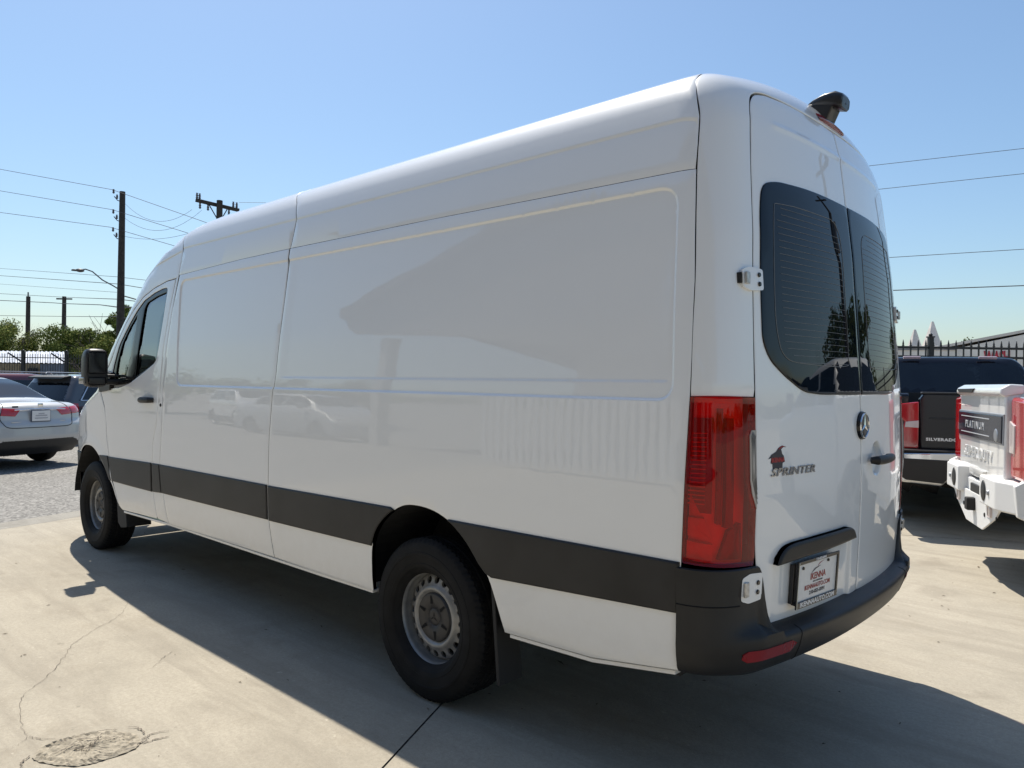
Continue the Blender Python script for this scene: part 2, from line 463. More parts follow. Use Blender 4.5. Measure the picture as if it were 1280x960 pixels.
CREASE = [(.315, 2.212), (.912, 2.218), (1.687, 2.227), (2.948, 2.230), (3.544, 2.227), (4.44, 2.205)]
RARCH = [(1.123, .438), (1.16, .54), (1.209, .65), (1.261, .70), (1.333, .778), (1.429, .845), (1.545, .886), (1.667, .897), (1.774, .882), (1.887, .822), (1.971, .742), (2.011, .649), (2.018, .54), (2.018, .43)]
G_ = .0022
def sh(pts, dx=0, dz=0): return [(x+dx, z+dz) for x, z in pts]
rarch = catmull(RARCH, 4)
# recess pressings of the cargo sides
def recess_poly(x0a, x0b, x1a, x1b, z0, z1, r):
    return rounded([(x0a, z0, r), (x1a, z0, r), (x1b, z1, r*1.2), (x0b, z1, r*1.2)], r, 8)
REC_R = recess_poly(.337, .372, 3.05, 3.05, 1.412, 2.165, .07)
REC_F = recess_poly(2.90, 2.90, 4.27, 4.405, 1.412, 2.165, .07)
def recess_fn(poly, depth=.0075, step2=True):
    pp = resample(poly, .02)
    def f(U):
        d = segdist(U, pp)*np.where(inside(U, pp), 1, -1)
        h = -depth*smooth01((d+.002)/.011)
        if step2: h = h-.003*smooth01((U[:, 1]-1.474)/.010)*smooth01((d-.02)/.02)*smooth01((2.93-U[:, 0])/.10)
        return h
    return f
def ring_ofs(): return (-.004, -.001, .002, .005, .0075, .010, .015)
cre_r = [(x, z) for x, z in CREASE if x < 2.9]
side_rear = ([(.312, .504), (.676, .451)]+rarch+[(2.50, .430)]+sh(SEAM3, -G_)+[(2.94, 2.2287)]+sh(cre_r[::-1], 0, -.0008)+sh(REARSEAM[::-1], G_)[:-1])
side_rear[side_rear.index((2.50, .430))] = (2.5, .430)
pn = Panel(s_side, [(x, z) for x, z in side_rear if z < 2.2290], disp=recess_fn(REC_R), lines=[(REC_R, True, ring_ofs())]+[([(.36, 1.474+o), (2.98, 1.474+o)], False, (0,)) for o in (-.003, .001, .005, .009, .014)], grid=.045, edge=.0022, flip=-1)
pn.build('side_panel', PAINT, van); pn.build('side_panel', PAINT, van, mirror=True)
side_front = sh(SEAM3, G_)[:-1]+[(2.952, 2.2289), (3.544, 2.2262), (4.43, 2.2045)]+sh((SEAM2+SEAM1[1:])[::-1], -G_)[1:]
pn = Panel(s_side, side_front, disp=recess_fn(REC_F, step2=False), lines=[(REC_F, True, ring_ofs())], grid=.045, edge=.0022, flip=-1)
pn.build('front_side_panel', PAINT, van); pn.build('front_side_panel', PAINT, van, mirror=True)
pillar = sh(SEAM2+SEAM1[1:], G_)+[(4.484, 2.188)]+sh(DOORB[:-1][::-1], -G_)
pn = Panel(s_side, pillar, grid=.04, edge=.003, flip=-1)
pn.build('door_pillar', PAINT, van); pn.build('door_pillar', PAINT, van, mirror=True)
# cab door
WIN = rounded([(4.608, 2.128, .035), (4.70, 2.128, .02), (4.84, 2.107, .02), (5.026, 2.058, .03), (5.145, 1.985, .03), (5.275, 1.875, .02), (5.42, 1.73, .04), (5.505, 1.55, .05), (5.54, 1.372, .01), (5.315, 1.386, .03), (5.12, 1.42, .03), (4.857, 1.508, .03), (4.655, 1.582, .05), (4.634, 1.70, .03), (4.618, 1.90, .02)], .03, 4)
DOORF = [(5.66, 1.22), (5.765, 1.335), (5.80, 1.405), (5.70, 1.475), (5.57, 1.60), (5.47, 1.75), (5.33, 1.90), (5.20, 2.00), (5.05, 2.085), (4.86, 2.14), (4.64, 2.176)]
door = [(4.62, .437), (5.30, .415), (5.365, .44), (5.478, .623), (5.552, .817), (5.606, .984), (5.618, 1.10)]+DOORF
door = rounded(door, .02, 3)[:-4]+[(4.64, 2.176)]+sh(DOORB[::-1], G_)[0:-1]
pn = Panel(s_side, door, holes=[WIN], grid=.045, edge=.004, flip=-1)
for mir in (False, True):
    dr = pn.build('cab_door', PAINT, van, mirror=mir)
    P_main = rounded([(4.628, 2.098, .02), (4.805, 2.076, .02), (4.965, 2.04, .02), (5.005, 2.0, .02), (5.019, 1.846, .01), (5.032, 1.64, .01), (5.032, 1.467, .01), (4.847, 1.524, .02), (4.678, 1.582, .04), (4.655, 1.68, .02), (4.640, 1.86, .02)], .02, 3)
    P_qtr = rounded([(5.133, 1.955, .01), (5.255, 1.86, .02), (5.365, 1.74, .03), (5.43, 1.59, .02), (5.455, 1.42, .02), (5.23, 1.452, .01), (5.17, 1.63, .01), (5.148, 1.81, .01)], .02, 3)
    if not mir:
        seal = Panel(s_side, [tuple(p) for p in inset(resample(WIN, .02), .001)], holes=[P_main, P_qtr], offs=-.006, grid=.06, edge=.003, depth=.03, flip=-1)
        gm = Panel(s_side, P_main, offs=-.014, grid=.06, edge=.002, depth=.004, flip=-1)
        gq = Panel(s_side, P_qtr, offs=-.014, grid=.06, edge=.002, depth=.004, flip=-1)
    seal.build('window_seal', RUBSEAL, dr, mirror=mir)
    gm.build('window_glass', CABGL, dr, mirror=mir); gq.build('quarter_glass', CABGL, dr, mirror=mir)
# door handles (side): cup and grip
def side_handle(mir, par):
    b = MB(); s = -1 if mir else 1
    V = []; n = 20
    b.tube([(4.850, s*1.010, 1.298), (4.835, s*1.032, 1.299), (4.79, s*1.042, 1.300), (4.72, s*1.042, 1.302), (4.675, s*1.034, 1.302), (4.655, s*1.010, 1.302)], [.020, .022, .023, .023, .022, .018], 10)
    b.build('handle', BLACKPL, par)
for o in [c for c in van.children if c.name.startswith('cab_door')]: side_handle('.' in o.name, o)
# lock pin on the pillar
MB().lathe([(0, .004), (.010, .004), (.012, 0), (.012, -.01)], 14, 'y', (4.522, 1.012, 1.27)).build('striker_cap', BLACKPL, van)
# roof
def phi_at(x, z): return x2phi([(x, z)])[0][1]
def roof_panel(xa, xb, name, lab=None):
    """xa, xb: functions of z giving rear and front seam; spans the roof from crease to crease"""
    za = [2.2305, 2.30, 2.40, 2.50, 2.57]
    L = [(xa(z), math.atan2(z-AXZ, 1)) for z in za]
    def col(fx):
        out = [(fx(z), phi_at(fx(z), z)) for z in za]
        out += [(fx(2.62), a) for a in np.linspace(out[-1][1]+.06, math.pi/2, 6)]
        full = out+[(x, math.pi-a) for x, a in out[::-1][1:]]
        return full
    A, B = col(xa), col(xb); n = len(A)
    # crease edges
    xs = np.concatenate([xa(2.23)+np.array([.02, .05, .09, .14]), np.linspace(xa(2.23)+.2, xb(2.23)-.1, 10), [xb(2.23)-.03]])
    cz = np.interp(xs, [c[0] for c in CREASE], [c[1] for c in CREASE])+.0010
    low = [(x, phi_at(x, z)) for x, z in zip(xs, cz)]
    A[0] = (A[0][0], phi_at(A[0][0], np.interp(A[0][0], [c[0] for c in CREASE], [c[1] for c in CREASE])+.0010)); A[-1] = (A[-1][0], math.pi-A[0][1])
    B[0] = (B[0][0], phi_at(B[0][0], np.interp(B[0][0], [c[0] for c in CREASE], [c[1] for c in CREASE])+.0010)); B[-1] = (B[-1][0], math.pi-B[0][1])
    poly = low+B+[(x, math.pi-a) for x, a in low[::-1]]+A[::-1]
    def crs(U):
        # soft pressed line along the shoulder (z about 2.40)
        a0 = np.interp(U[:, 0], [.3, 5.2], [SH0, SH1]); a = np.minimum(U[:, 1], math.pi-U[:, 1])
        return .0045*smooth01((a-a0)/.006)-.0045*smooth01((a-a0-.02)/.09)
    lines = []
    for da in (-.005, -.001, .002, .005, .008, .013, .02, .04, .07, .11):
        l = [(xa(2.4)+.01, SH0+da), (xb(2.4)-.01, SH1+da)]
        lines.append((l, False, (0,))); lines.append(([(x, math.pi-a) for x, a in l], False, (0,)))
    p = Panel(s_wrap, poly, grid=.055, edge=.0015, flip=1, disp=crs, lines=lines, step=.025)
    return p.build(name, PAINT, van, lab)
SH0 = phi_at(2.0, 2.395); SH1 = phi_at(4.3, 2.395)
fr = lambda z: np.interp(z, [2.2, 2.39, 2.52, 2.60, 2.65], [.314+G_, .317+G_, .352+G_, .383+G_, .400+G_])
f3 = lambda z: np.interp(z, [2.2, 2.30, 2.41, 2.506, 2.592], [2.944, 2.925, 2.912, 2.955, 3.05])
f1 = lambda z: np.interp(z, [2.2, 2.39, 2.5, 2.6], [4.446, 4.431, 4.47, 4.53])
roof_panel(fr, lambda z: f3(z)-.0025, 'rear_roof_panel')
roof_panel(lambda z: f3(z)+.0025, lambda z: f1(z)-.0025, 'front_roof_panel')
# cab roof with the windscreen surround
def cab_shell():
    za = [2.205, 2.30, 2.40, 2.50, 2.57]
    rear = [(f1(z)+.0025, phi_at(f1(z)+.0025, z)) for z in za]
    rear += [(4.5325, a) for a in np.linspace(rear[-1][1]+.06, math.pi/2, 6)]
    edge = [(5.95, 1.41), (5.815, 1.412), (5.708, 1.480), (5.577, 1.606), (5.476, 1.755), (5.335, 1.905), (5.204, 2.005), (5.052, 2.090), (4.861, 2.1450), (4.641, 2.181), (4.492, 2.188), (4.455, 2.198)]
    E_ = x2phi(edge)
    front = [(6.02, .23), (6.16, .33), (6.20, .9), (6.20, math.pi/2)]
    half = front[::-1]+E_+rear
    poly = half+[(x, math.pi-a) for x, a in half[::-1][1:-1]]
    ws = [(5.16, math.pi/2), (5.16, 1.15), (5.13, 1.02), (5.26, .86), (5.50, .66), (5.78, .48), (5.98, .40), (6.06, .5), (6.13, .9), (6.13, math.pi/2)]
    wsh = ws+[(x, math.pi-a) for x, a in ws[::-1][1:-1]]
    def crs(U):
        a0 = np.interp(U[:, 0], [4.3, 4.9, 5.4], [SH1, SH1-.045, SH1-.16]); a = np.minimum(U[:, 1], math.pi-U[:, 1])
        return (.0045*smooth01((a-a0)/.008)-.0045*smooth01((a-a0-.02)/.09))*smooth01((5.35-U[:, 0])/.3)
    lines = []
    for da in (-.005, -.001, .002, .005, .008, .013, .03):
        l = [(4.46, SH1-.012+da), (4.9, SH1-.045+da), (5.3, SH1-.132+da)]; l[0] = (4.46, np.interp(4.46, [4.3, 4.9], [SH1, SH1-.045])+da)
        lines.append((l, False, (0,))); lines.append(([(x, math.pi-a) for x, a in l], False, (0,)))
    p = Panel(s_wrap, poly, holes=[wsh], grid=.05, edge=.003, flip=1, disp=crs, lines=lines)
    p.build('cab_roof', PAINT, van)
    g = Panel(s_wrap, [tuple(q) for q in inset(resample(wsh, .03), .004)], offs=-.004, grid=.06, edge=.002, depth=.004, flip=1)
    g.build('windscreen', CABGL, van)
cab_shell()
# front fender and nose
def xz2nose(pts):
    P = s_side(np.array(pts, float)); return [(math.atan2(p[0]-5.5, p[1]-.15), p[2]) for p in P]
FARCH = catmull([(5.365, .43), (5.44, .52), (5.50, .60), (5.64, .722), (5.784, .81), (5.942, .866), (6.10, .878), (6.25, .862), (6.38, .81), (6.45, .74), (6.48, .62), (6.485, .45)], 3)
fa = xz2nose(FARCH)
fender = [(a, z) for a, z in fa if z > .80]
fl = xz2nose([(5.372, .42), (5.485, .618), (5.559, .817), (5.613, .984), (5.626, 1.12), (5.668, 1.215), (5.773, 1.330), (5.81, 1.398)])
fi = [i for i, q in enumerate(fa) if q[1] > .806]
upper = [fa[i] for i in range(0, fi[-1]+1)]
poly = fl[::-1][:-1]+[fa[0]]+[fa[i] for i in range(1, fi[-1]+1)]+[(fa[fi[-1]][0]+.004, .80), (1.15, .80), (1.15, 1.15), (1.0, 1.22), (.75, 1.31), (.50, 1.38), (.40, 1.395)]
fpoly = np.array(fa)
def flare(U):
    d = segdist(U, fpoly, False); return .009*smooth01((.12-d)/.10)*smooth01((U[:, 1]-.55)/.15)
pn = Panel(s_nose, poly, grid=.03, edge=.004, flip=-1, disp=flare)
pn.build('front_fender', PAINT, van); pn.build('front_fender', PAINT, van, mirror=True)
hood = [(-.78, 1.25), (-.60, 1.20), (0, 1.19), (.60, 1.20), (.78, 1.25), (.70, 1.36), (.3, 1.41), (0, 1.415), (-.3, 1.41), (-.70, 1.36)]
Panel(s_front, hood, grid=.04, edge=.004, flip=1).build('hood', PAINT, van)
grille = [(-.50, .72), (.50, .72), (.56, 1.16), (-.56, 1.16)]
Panel(s_front, grille, grid=.06, edge=.004, offs=-.01, flip=1).build('grille', BLACKPL, van)
Panel(s_front, [(-.62, .79), (-.505, .79), (-.565, 1.175), (-.62, 1.175)], grid=.06, edge=.004, flip=1).build('nose_panel', PAINT, van)
Panel(s_front, [(.62, .79), (.505, .79), (.565, 1.175), (.62, 1.175)], grid=.06, edge=.004, flip=1).build('nose_panel', PAINT, van)
fb = [(fa[fi[-1]][0]+.008, .79)]+[q for q in fa[fi[-1]+1:]]+[(fa[-1][0]+.05, .40), (1.57, .34), (1.57, .79)]
pn = Panel(s_nose, fb, grid=.05, edge=.008, offs=.006, flip=-1)
pn.build('front_bumper', BLACKPL, van); pn.build('front_bumper', BLACKPL, van, mirror=True)
# black arch lip between fender arch and door moulding
li = [(5.507, .628), (5.574, .815), (5.75, .815), (5.65, .738), (5.56, .668)]
lip = [(5.502, .628), (5.571, .826), (5.800, .826), (5.70, .772), (5.59, .690), (5.53, .632)]
def cladding(poly, name, z_off=.010, **k):
    p = Panel(s_side, poly, grid=.05, edge=.008, offs=z_off, depth=.016, flip=-1, **k)
    p.build(name, BLACKPL, van); p.build(name, BLACKPL, van, mirror=True)
cladding([(5.500, .628), (5.570, .824), (5.803, .822), (5.70, .765), (5.61, .697), (5.545, .632)], 'wheel_arch_moulding')
cladding([(4.676, .630), (4.681, .842), (5.553, .820), (5.482, .628)], 'door_moulding')
cladding([(4.502, .640), (4.535, .843), (4.663, .841), (4.658, .632)], 'pillar_moulding')
cladding([(3.012, .650), (3.014, .852), (4.526, .843), (4.494, .640)], 'front_side_moulding')
def arch_between(z0, z1, front):
    pts = [p for p in rarch if z0 <= p[1] <= z1 and ((p[0] > 1.65) == front)]
    return pts
fa_ = arch_between(.66, .868, True); fa_ = sorted(fa_, key=lambda p: p[1])
cladding([(2.996, .647), (2.012, .657)]+fa_+[(1.86, .866), (2.998, .850)], 'middle_side_moulding')
ra_ = sorted(arch_between(.66, .862, False), key=lambda p: p[1])
cladding([(.312, .700), (1.186, .655)]+ra_+[(1.45, .862), (.303, .873)], 'rear_side_moulding')
# rear frame (corner pillars and header) and the lamp openings
A_ = catmull([(.812, .86), (.8125, 1.15), (.812, 1.43), (.800, 1.65), (.785, 1.86), (.765, 2.06), (.742, 2.26), (.72, 2.40), (.702, 2.47), (.668, 2.52), (.60, 2.546), (.50, 2.551), (.30, 2.548), (0, 2.548)], 10)
B_ = catmull([(.296, 1.0, .873), (.286, 1.0, 1.15), (.276, 1.0, 1.43), (.279, .98, 1.63), (.287, .96, 1.84), (.300, .95, 2.06), (.312, .92, 2.24), (.316, .90, 2.40), (.340, .85, 2.50), (.372, .78, 2.575), (.395, .68, 2.63), (.40, .50, 2.67), (.40, .30, 2.69), (.40, 0, 2.70)], 10)
def seam_pts():
    lo = s_side(np.array([(np.interp(z, [.873, 1.43, 1.84, 2.24], [.2965, .2765, .2870, .3130]), z) for z in (.873, 1.15, 1.43, 1.63, 1.84, 2.06, 2.235)]))
    col = [(fr(z)-.0015, phi_at(fr(z)-.0015, z)) for z in (2.2305, 2.30, 2.40, 2.50, 2.57)]; col += [(fr(2.62)-.0015, a) for a in np.linspace(col[-1][1]+.06, math.pi/2, 6)]
    cp = [c[1] for c in col]; cx = [c[0] for c in col]
    ph = [phi_at(fr(z)-.0015, z) for z in (2.40, 2.50, 2.57)]+[math.atan2(1.44, .60), math.atan2(1.45, .45), math.atan2(1.46, .22), math.pi/2]
    hi = s_wrap(np.array([(np.interp(a, cp, cx), a) for a in ph])); P = np.vstack([lo, hi])
    return project(np.array(catmull([tuple(p) for p in P], 10)), 4)
A3 = s_rear(np.array(A_)); B3 = seam_pts()
def frame_sheet(i0, i1, w0=0., w1=1., nw=26, offs=0, edge=.004, depth=.02, both=True, A3=A3, B3=B3, u=None):
    a, b = A3[i0:i1], B3[i0:i1]
    if both:
        a = np.vstack([a, (a[:-1]*[1, -1, 1])[::-1]]); b = np.vstack([b, (b[:-1]*[1, -1, 1])[::-1]])
    ws = np.concatenate([[0, .010], np.linspace(.025, .975, nw), [.990, 1]])*(w1-w0)+w0
    M = a[:, None]*(1-ws[None, :, None])+b[:, None]*ws[None, :, None]
    P = project(M.reshape(-1, 3)); N = G(P); N /= np.linalg.norm(N, axis=1)[:, None]
    n, m = len(a), len(ws); P = P.reshape(n, m, 3); N = N.reshape(n, m, 3)
    H = np.full((n, m), float(offs)); H[:, 0] -= edge*.7; H[:, -1] -= edge*.7; H[:, 1] -= edge*.15; H[:, -2] -= edge*.15
    if not both or i0 > 0: H[0] -= edge; H[-1] -= edge if both else 0
    Q = P+N*H[..., None]
    return Q, N
def grid_mesh(name, Q, N, m, parent, depth=.02, mirror=False, custom=True, label=None):
    n, k = Q.shape[:2]; V = Q.reshape(-1, 3); Fs = []
    idx = np.arange(n*k).reshape(n, k)
    for i in range(n-1):
        for j in range(k-1): Fs.append((idx[i, j], idx[i+1, j], idx[i+1, j+1], idx[i, j+1]))
    per = list(idx[:, 0])+list(idx[-1, 1:])+list(idx[:-1, -1][::-1])+list(idx[0, 1:-1][::-1])
    inn = V[per]-N.reshape(-1, 3)[per]*depth; b = len(V); V = np.vstack([V, inn]); L = len(per)
    for i in range(L): Fs.append((per[i], per[(i+1) % L], b+(i+1) % L, b+i))
    if mirror: V = V*[1, -1, 1]; Fs = [f[::-1] for f in Fs]
    # check orientation
    p = V[list(Fs[0])]; nn = np.cross(p[1]-p[0], p[2]-p[0]); n0 = N.reshape(-1, 3)[0]*([1, -1, 1] if mirror else [1, 1, 1])
    if np.dot(nn, n0) < 0: Fs = [f[::-1] for f in Fs]
    return mesh_np(name, V, Fs, m, parent, smooth=True, label=label)
Q, N = frame_sheet(20, len(A3))
o = grid_mesh('rear_frame', Q, N, PAINT, van); o.data.set_sharp_from_angle(angle=rad(40))
# tail lamps
def lamps(mir):
    t = bpy.data.objects.new('tail_lamp', None); COL.objects.link(t); t.parent = van; s_ = [1, -1, 1] if mir else [1, 1, 1]
    Q, N = frame_sheet(0, 21, both=False, offs=.004, edge=.004)
    Q[-1] = Q[-1]*.88+Q[-2]*.12
    # trim the sheet: from z .862 to 1.424
    lens = grid_mesh('lens', Q, N, REDGL, t, depth=.03, mirror=mir)
    Qb, Nb = frame_sheet(0, 21, both=False, offs=-.050, edge=0)
    grid_mesh('housing', Qb, Nb, REDIN, t, depth=.005, mirror=mir)
    n, m = Qb.shape[:2]
    def pt(zr, w, dep):
        """zr 0 bottom..1 top, w 0 door edge..1 side seam"""
        i = min(n-1, max(0, int(round(zr*(n-1))))); fi = np.clip(zr*(n-1), 0, n-1.001); i = int(fi); f = fi-i
        ws = np.concatenate([[0, .012], np.linspace(.03, .97, 26), [.988, 1]]); fj = np.interp(w, ws, np.arange(m)); j = min(int(fj), m-2); g = fj-j
        q = lambda A: (A[i, j]*(1-f)*(1-g)+A[i+1, j]*f*(1-g)+A[i, j+1]*(1-f)*g+A[i+1, j+1]*f*g)
        return (q(Qb)+q(Nb)*dep)*s_
    def patch(name, poly, dep, mt, par=t):
        """flat-shaded insert following the lamp body; poly in (w,zr)"""
        c = np.mean(poly, 0); V = [pt(c[1], c[0], dep+.004)]+[pt(z, w, dep) for w, z in resample(poly, .06)]
        k = len(V)-1; F_ = [(0, 1+i, 1+(i+1) % k) for i in range(k)]
        V += [pt(z, w, dep-.02) for w, z in resample(poly, .06)]; F_ += [(1+i, 1+k+i, 1+k+(i+1) % k, 1+(i+1) % k) for i in range(k)]
        return mesh_np(name, V, F_, mt, par)
    patch('light_guide', [(.33, .22), (.45, .22), (.45, .86), (.33, .86)], .022, REDDK)
    patch('light_guide', [(.50, .24), (.56, .24), (.56, .92), (.50, .92)], .020, REDDK)
    patch('reflector', [(.62, .30), (.78, .30), (.96, .42), (.96, .86), (.62, .86)], .012, REDDK)
    patch('reflector', [(.60, .02), (.97, .02), (.97, .13), (.60, .12)], .024, REDIN)
    patch('reflector', [(.60, .15), (.97, .16), (.97, .27), (.72, .27)], .020, REDIN)
    patch('reflector', [(.12, .03), (.52, .03), (.38, .20), (.16, .24)], .018, REDDK)
    patch('reverse_lamp', [(.02, .33), (.13, .42), (.17, .50), (.17, .76), (.13, .79), (.02, .79)], .0575, mat('clear_lamp_insert', (.40, .38, .36), .12, 0, 1))
    b = MB()
    for k in range(17):
        z = .36+.41*k/16; w0 = .80-.10*max(0, (.42-z)/.06)
        pts = [pt(z, w, .030) for w in (.72, .80, .88, .965)]
        b.tube(pts, .0022, 4, False)
    for k in range(7):
        z = .40+k*.055
    b.build('reflector_ribs', REDIN, t)
    b = MB()
    for d in (.02, .045, .07, .095):
        b.tube([pt(z, w, .0600) for w, z in [(.02+d*.2, .34+d*1.1), (.16-d, .50+d*.3), (.165-d, .76-d*.3), (.13-d*.8, .785-d*.3)]], .0012, 4, False)
    b.build('lens_lines', mat('lamp_groove', (.12, .12, .12), .3), t)
for mir in (False, True): lamps(mir)
# lamp gasket
# rear doors
def rounddisc(U, c, r, d):
    q = np.hypot(U[:, 0]-c[0], (U[:, 1]-c[1])); return -d*smooth01((r-q)/.028)
def door_disp(hand):
    def f(U):
        y, z = np.abs(U[:, 0]), U[:, 1]
        h = 0*y
        if not hand: # plate recess in the left door
            a = smooth01((y-.085)/.02)*smooth01((.70-y)/.015)*smooth01((.875-z)/.02)
            h = h-.012*a
        else: h = h+rounddisc(np.stack([y, z], -1), (.205, 1.163), .078, .022)
        # shallow pressing below the window line
        h = h-.004*smooth01((1.425-z)/.03)*smooth01((z-1.33)/.05)*0
        # bead at the top
        h = h+.004*np.exp(-((z-2.425)/.012)**2)*smooth01((.60-y)/.05)
        return h
    return f
DO = [(.0035, .634), (.25, .612), (.50, .602), (.64, .603, .04), (.735, .622, .05), (.772, .70, .05), (.789, .80, .02), (.806, .93, .02), (.8085, 1.15, .01), (.808, 1.42, .02), (.796, 1.65, .02), (.781, 1.86, .02), (.761, 2.06, .02), (.738, 2.26, .02), (.717, 2.39, .02), (.698, 2.478, .04), (.655, 2.524, .04), (.58, 2.541, .02), (.45, 2.546), (.25, 2.544), (.0035, 2.543)]
DO = rounded([d if len(d) == 3 else (*d, .0) for d in DO], 0, 4)
lines_l = [([(.085+o, .64), (.085+o, .88)], False, (0,)) for o in (0, .007, .014, .02)]+[([(.70-o, .64), (.70-o, .88)], False, (0,)) for o in (0, .005, .01, .015)]+[([(.09, .875-o), (.70, .875-o)], False, (0,)) for o in (0, .007, .014, .02)]
bead = [([(.02, 2.425+o), (.60, 2.425+o)], False, (0,)) for o in (-.024, -.012, -.006, 0, .006, .012, .024)]
cup = [([(.205+r*math.cos(a), 1.163+r*math.sin(a)) for a in np.linspace(0, 2*math.pi, 40)[:-1]], True, (0,)) for r in (.08, .07, .06, .05, .04)]
pl = Panel(s_rear, DO, disp=door_disp(False), lines=lines_l+bead, grid=.045, edge=.004, depth=.025)
pr = Panel(s_rear, DO, disp=door_disp(True), lines=cup+bead, grid=.045, edge=.004, depth=.025)
ldoor = pl.build('rear_door', PAINT, van, 'left rear door with number plate and badge')
rdoor = pr.build('rear_door', PAINT, van, 'right rear door with black pull handle', mirror=True)
WG = rounded([(.007, 2.217, .0), (.363, 2.219, .1), (.60, 2.208, .06), (.695, 2.185, .09), (.724, 2.08, .06), (.748, 1.85, .05), (.757, 1.62, .07), (.72, 1.555, .05), (.64, 1.503, .04), (.52, 1.447, .05), (.40, 1.438, .03), (.007, 1.4375, .0)], 0, 6)
wg = Panel(s_rear, WG, offs=.005, grid=.05, edge=.003, depth=.008)
def surf_pts(fn, pts, off=0, mir=False):
    P = fn(np.array(pts, float)); N = G(P); N /= np.linalg.norm(N, axis=1)[:, None]; P = P+N*off
    if mir: P[:, 1] *= -1
    return P
for dr, mir in ((ldoor, False), (rdoor, True)):
    w = wg.build('rear_window', PRIV, dr, mirror=mir)
    b = MB()
    for k in range(24):
        z = 1.555+k*(2.11-1.555)/23
        ya, yb = .135+.03*max(0, (z-2.05)/.06), .63-.10*smooth01(np.array([(1.62-z)/.08]))[0]
        if z > 2.08: ya, yb = .22, .60
        b.tube(surf_pts(s_rear, [(y, z+.0015*math.sin(y*9)) for y in np.linspace(ya, yb, 9)], .0062, mir), .0006, 4, False)
    rim = catmull([(.20, 2.13), (.58, 2.125), (.645, 2.08), (.675, 1.80), (.672, 1.65), (.63, 1.57), (.50, 1.55), (.16, 1.55), (.125, 1.60), (.118, 1.85), (.125, 2.05), (.155, 2.11), (.20, 2.13)], 4)
    b.tube(surf_pts(s_rear, rim, .0062, mir), .001, 4, False)
    b.build('heating_wires', mat('heating_wire', (.20, .21, .22), .5), dr)
# hinges
def hinge(z0, z1, ya, yb, mir, dr):
    s = -1 if mir else 1; zc = (z0+z1)/2; h = z1-z0
    b = MB()
    ya += .010; yb -= .006; pl = rounded([(ya-.004, z0+.006), (yb-.035, z0), (yb, z0+.012), (yb, z1-.012), (yb-.035, z1), (ya-.004, z1-.004)], .010, 3)
    pts = resample(pl, .012); P = surf_pts(s_rear, pts, .013, mir); P2 = surf_pts(s_rear, pts, -.004, mir); n = len(P)
    c = surf_pts(s_rear, [((ya+yb)/2, zc)], .0145, mir)
    V = list(P)+list(P2)+list(c); F_ = [(i, (i+1) % n, n+(i+1) % n, n+i) for i in range(n)]+[(2*n, (i+1) % n, i) for i in range(n)]
    if mir: F_ = [f[::-1] for f in F_]
    o = mesh_np('hinge', V, F_, PAINT, dr)
    for zz in (zc-.016, zc+.016):
        q = surf_pts(s_rear, [(ya+.020, zz)], .0145, mir)[0]
        MB().lathe([(0, -.004), (.0075, -.004), (.0085, 0), (.006, .002)], 12, 'x', tuple(q)).build('hinge_bolt', RUBSEAL, o)
    q = surf_pts(s_rear, [(yb-.018, zc)], .016, mir)[0]
    MB().box(tuple(q), (.010, .026, h*.50), .003).build('hinge_knuckle', mat('worn_hinge_metal', (.50, .50, .49), .35, .6, 0, .5, (60, .3)), o)
    q = surf_pts(s_rear, [(yb+.006, zc)], .004, mir)[0]
    MB().box(tuple(q), (.016, .012, h*.45), .002).build('hinge_stop', BLACKPL, o)
for dr, mir in ((ldoor, False), (rdoor, True)):
    hinge(.737, .838, .772, .885, mir, dr); hinge(1.790, 1.872, .742, .858, mir, dr)
# moulding over the plate
md = rounded([(.705, .846, .008), (.690, .880, .03), (.655, .906, .03), (.60, .914, .02), (.40, .918), (.16, .919, .03), (.118, .905, .02), (.094, .866, .01), (.35, .858), (.55, .854)], .01, 4)
Panel(s_rear, md, offs=.026, grid=.03, edge=.012, depth=.04, step=.012).build('plate_light_moulding', BLACKPL, ldoor)
# number plate
Pc = surf_pts(s_rear, [(.425, .757)], .012)[0]; Nn = G(Pc[None])[0]; Nn /= np.linalg.norm(Nn); Nn[2] = -.06; Nn /= np.linalg.norm(Nn)
xd = np.cross([0, 0, 1], Nn); MP = frame(Pc, xd, np.cross(Nn, xd))
def in_frame(b, M): b.V = [tuple(M @ Vector(v)) for v in b.V]; return b
plate = in_frame(MB().box((0, 0, .001), (.290, .150, .004), .001), MP).build('number_plate', mat('plate_white', (.70, .70, .69), .3, noise=(40, .05)), ldoor)
BLK = mat('black_frame_plastic', (.012, .012, .014), .25)
b = MB()
W2, H2 = .157, .0865
for c, d in (((0, H2-.0065, .006), (2*W2, .013, .006)), ((0, -H2+.012, .006), (2*W2, .024, .006)), ((-W2+.003, 0, .006), (.006, 2*H2-.02, .0062)), ((W2-.006, 0, .006), (.012, 2*H2-.02, .0062)), ((0, 0, -.010), (2*W2-.02, 2*H2-.02, .016))):
    b.box(c, d, .0012, seg=1)
in_frame(b, MP).build('plate_frame', BLK, plate)
in_frame(MB().box((-W2+.0015, 0, .0105), (.003, 2*H2-.004, .002), .0005, seg=1), MP).build('frame_edge', mat('pale_frame_edge', (.62, .6, .5), .4), plate)
in_frame(MB().box((-.012, 0, -.018), (2*W2-.03, 2*H2-.03, .016), .001, seg=1), MP).build('plate_bracket', BLK, plate)
REDT = mat('red_print', (.30, .012, .015), .4); NAVY = mat('navy_print', (.015, .02, .045), .4); WHT = mat('white_print', (.75, .75, .75), .4)
def onp(x, y, z=.0037): return MP @ Matrix.Translation((x, y, z))
text_obj('lettering', 'IKENNA', .034, onp(.004, .016), REDT, plate, ext=.0003, bold=.0006, sx=.95)
text_obj('lettering', 'AUTO WHOLESALE', .0085, onp(.004, -.003), NAVY, plate, ext=.0003)
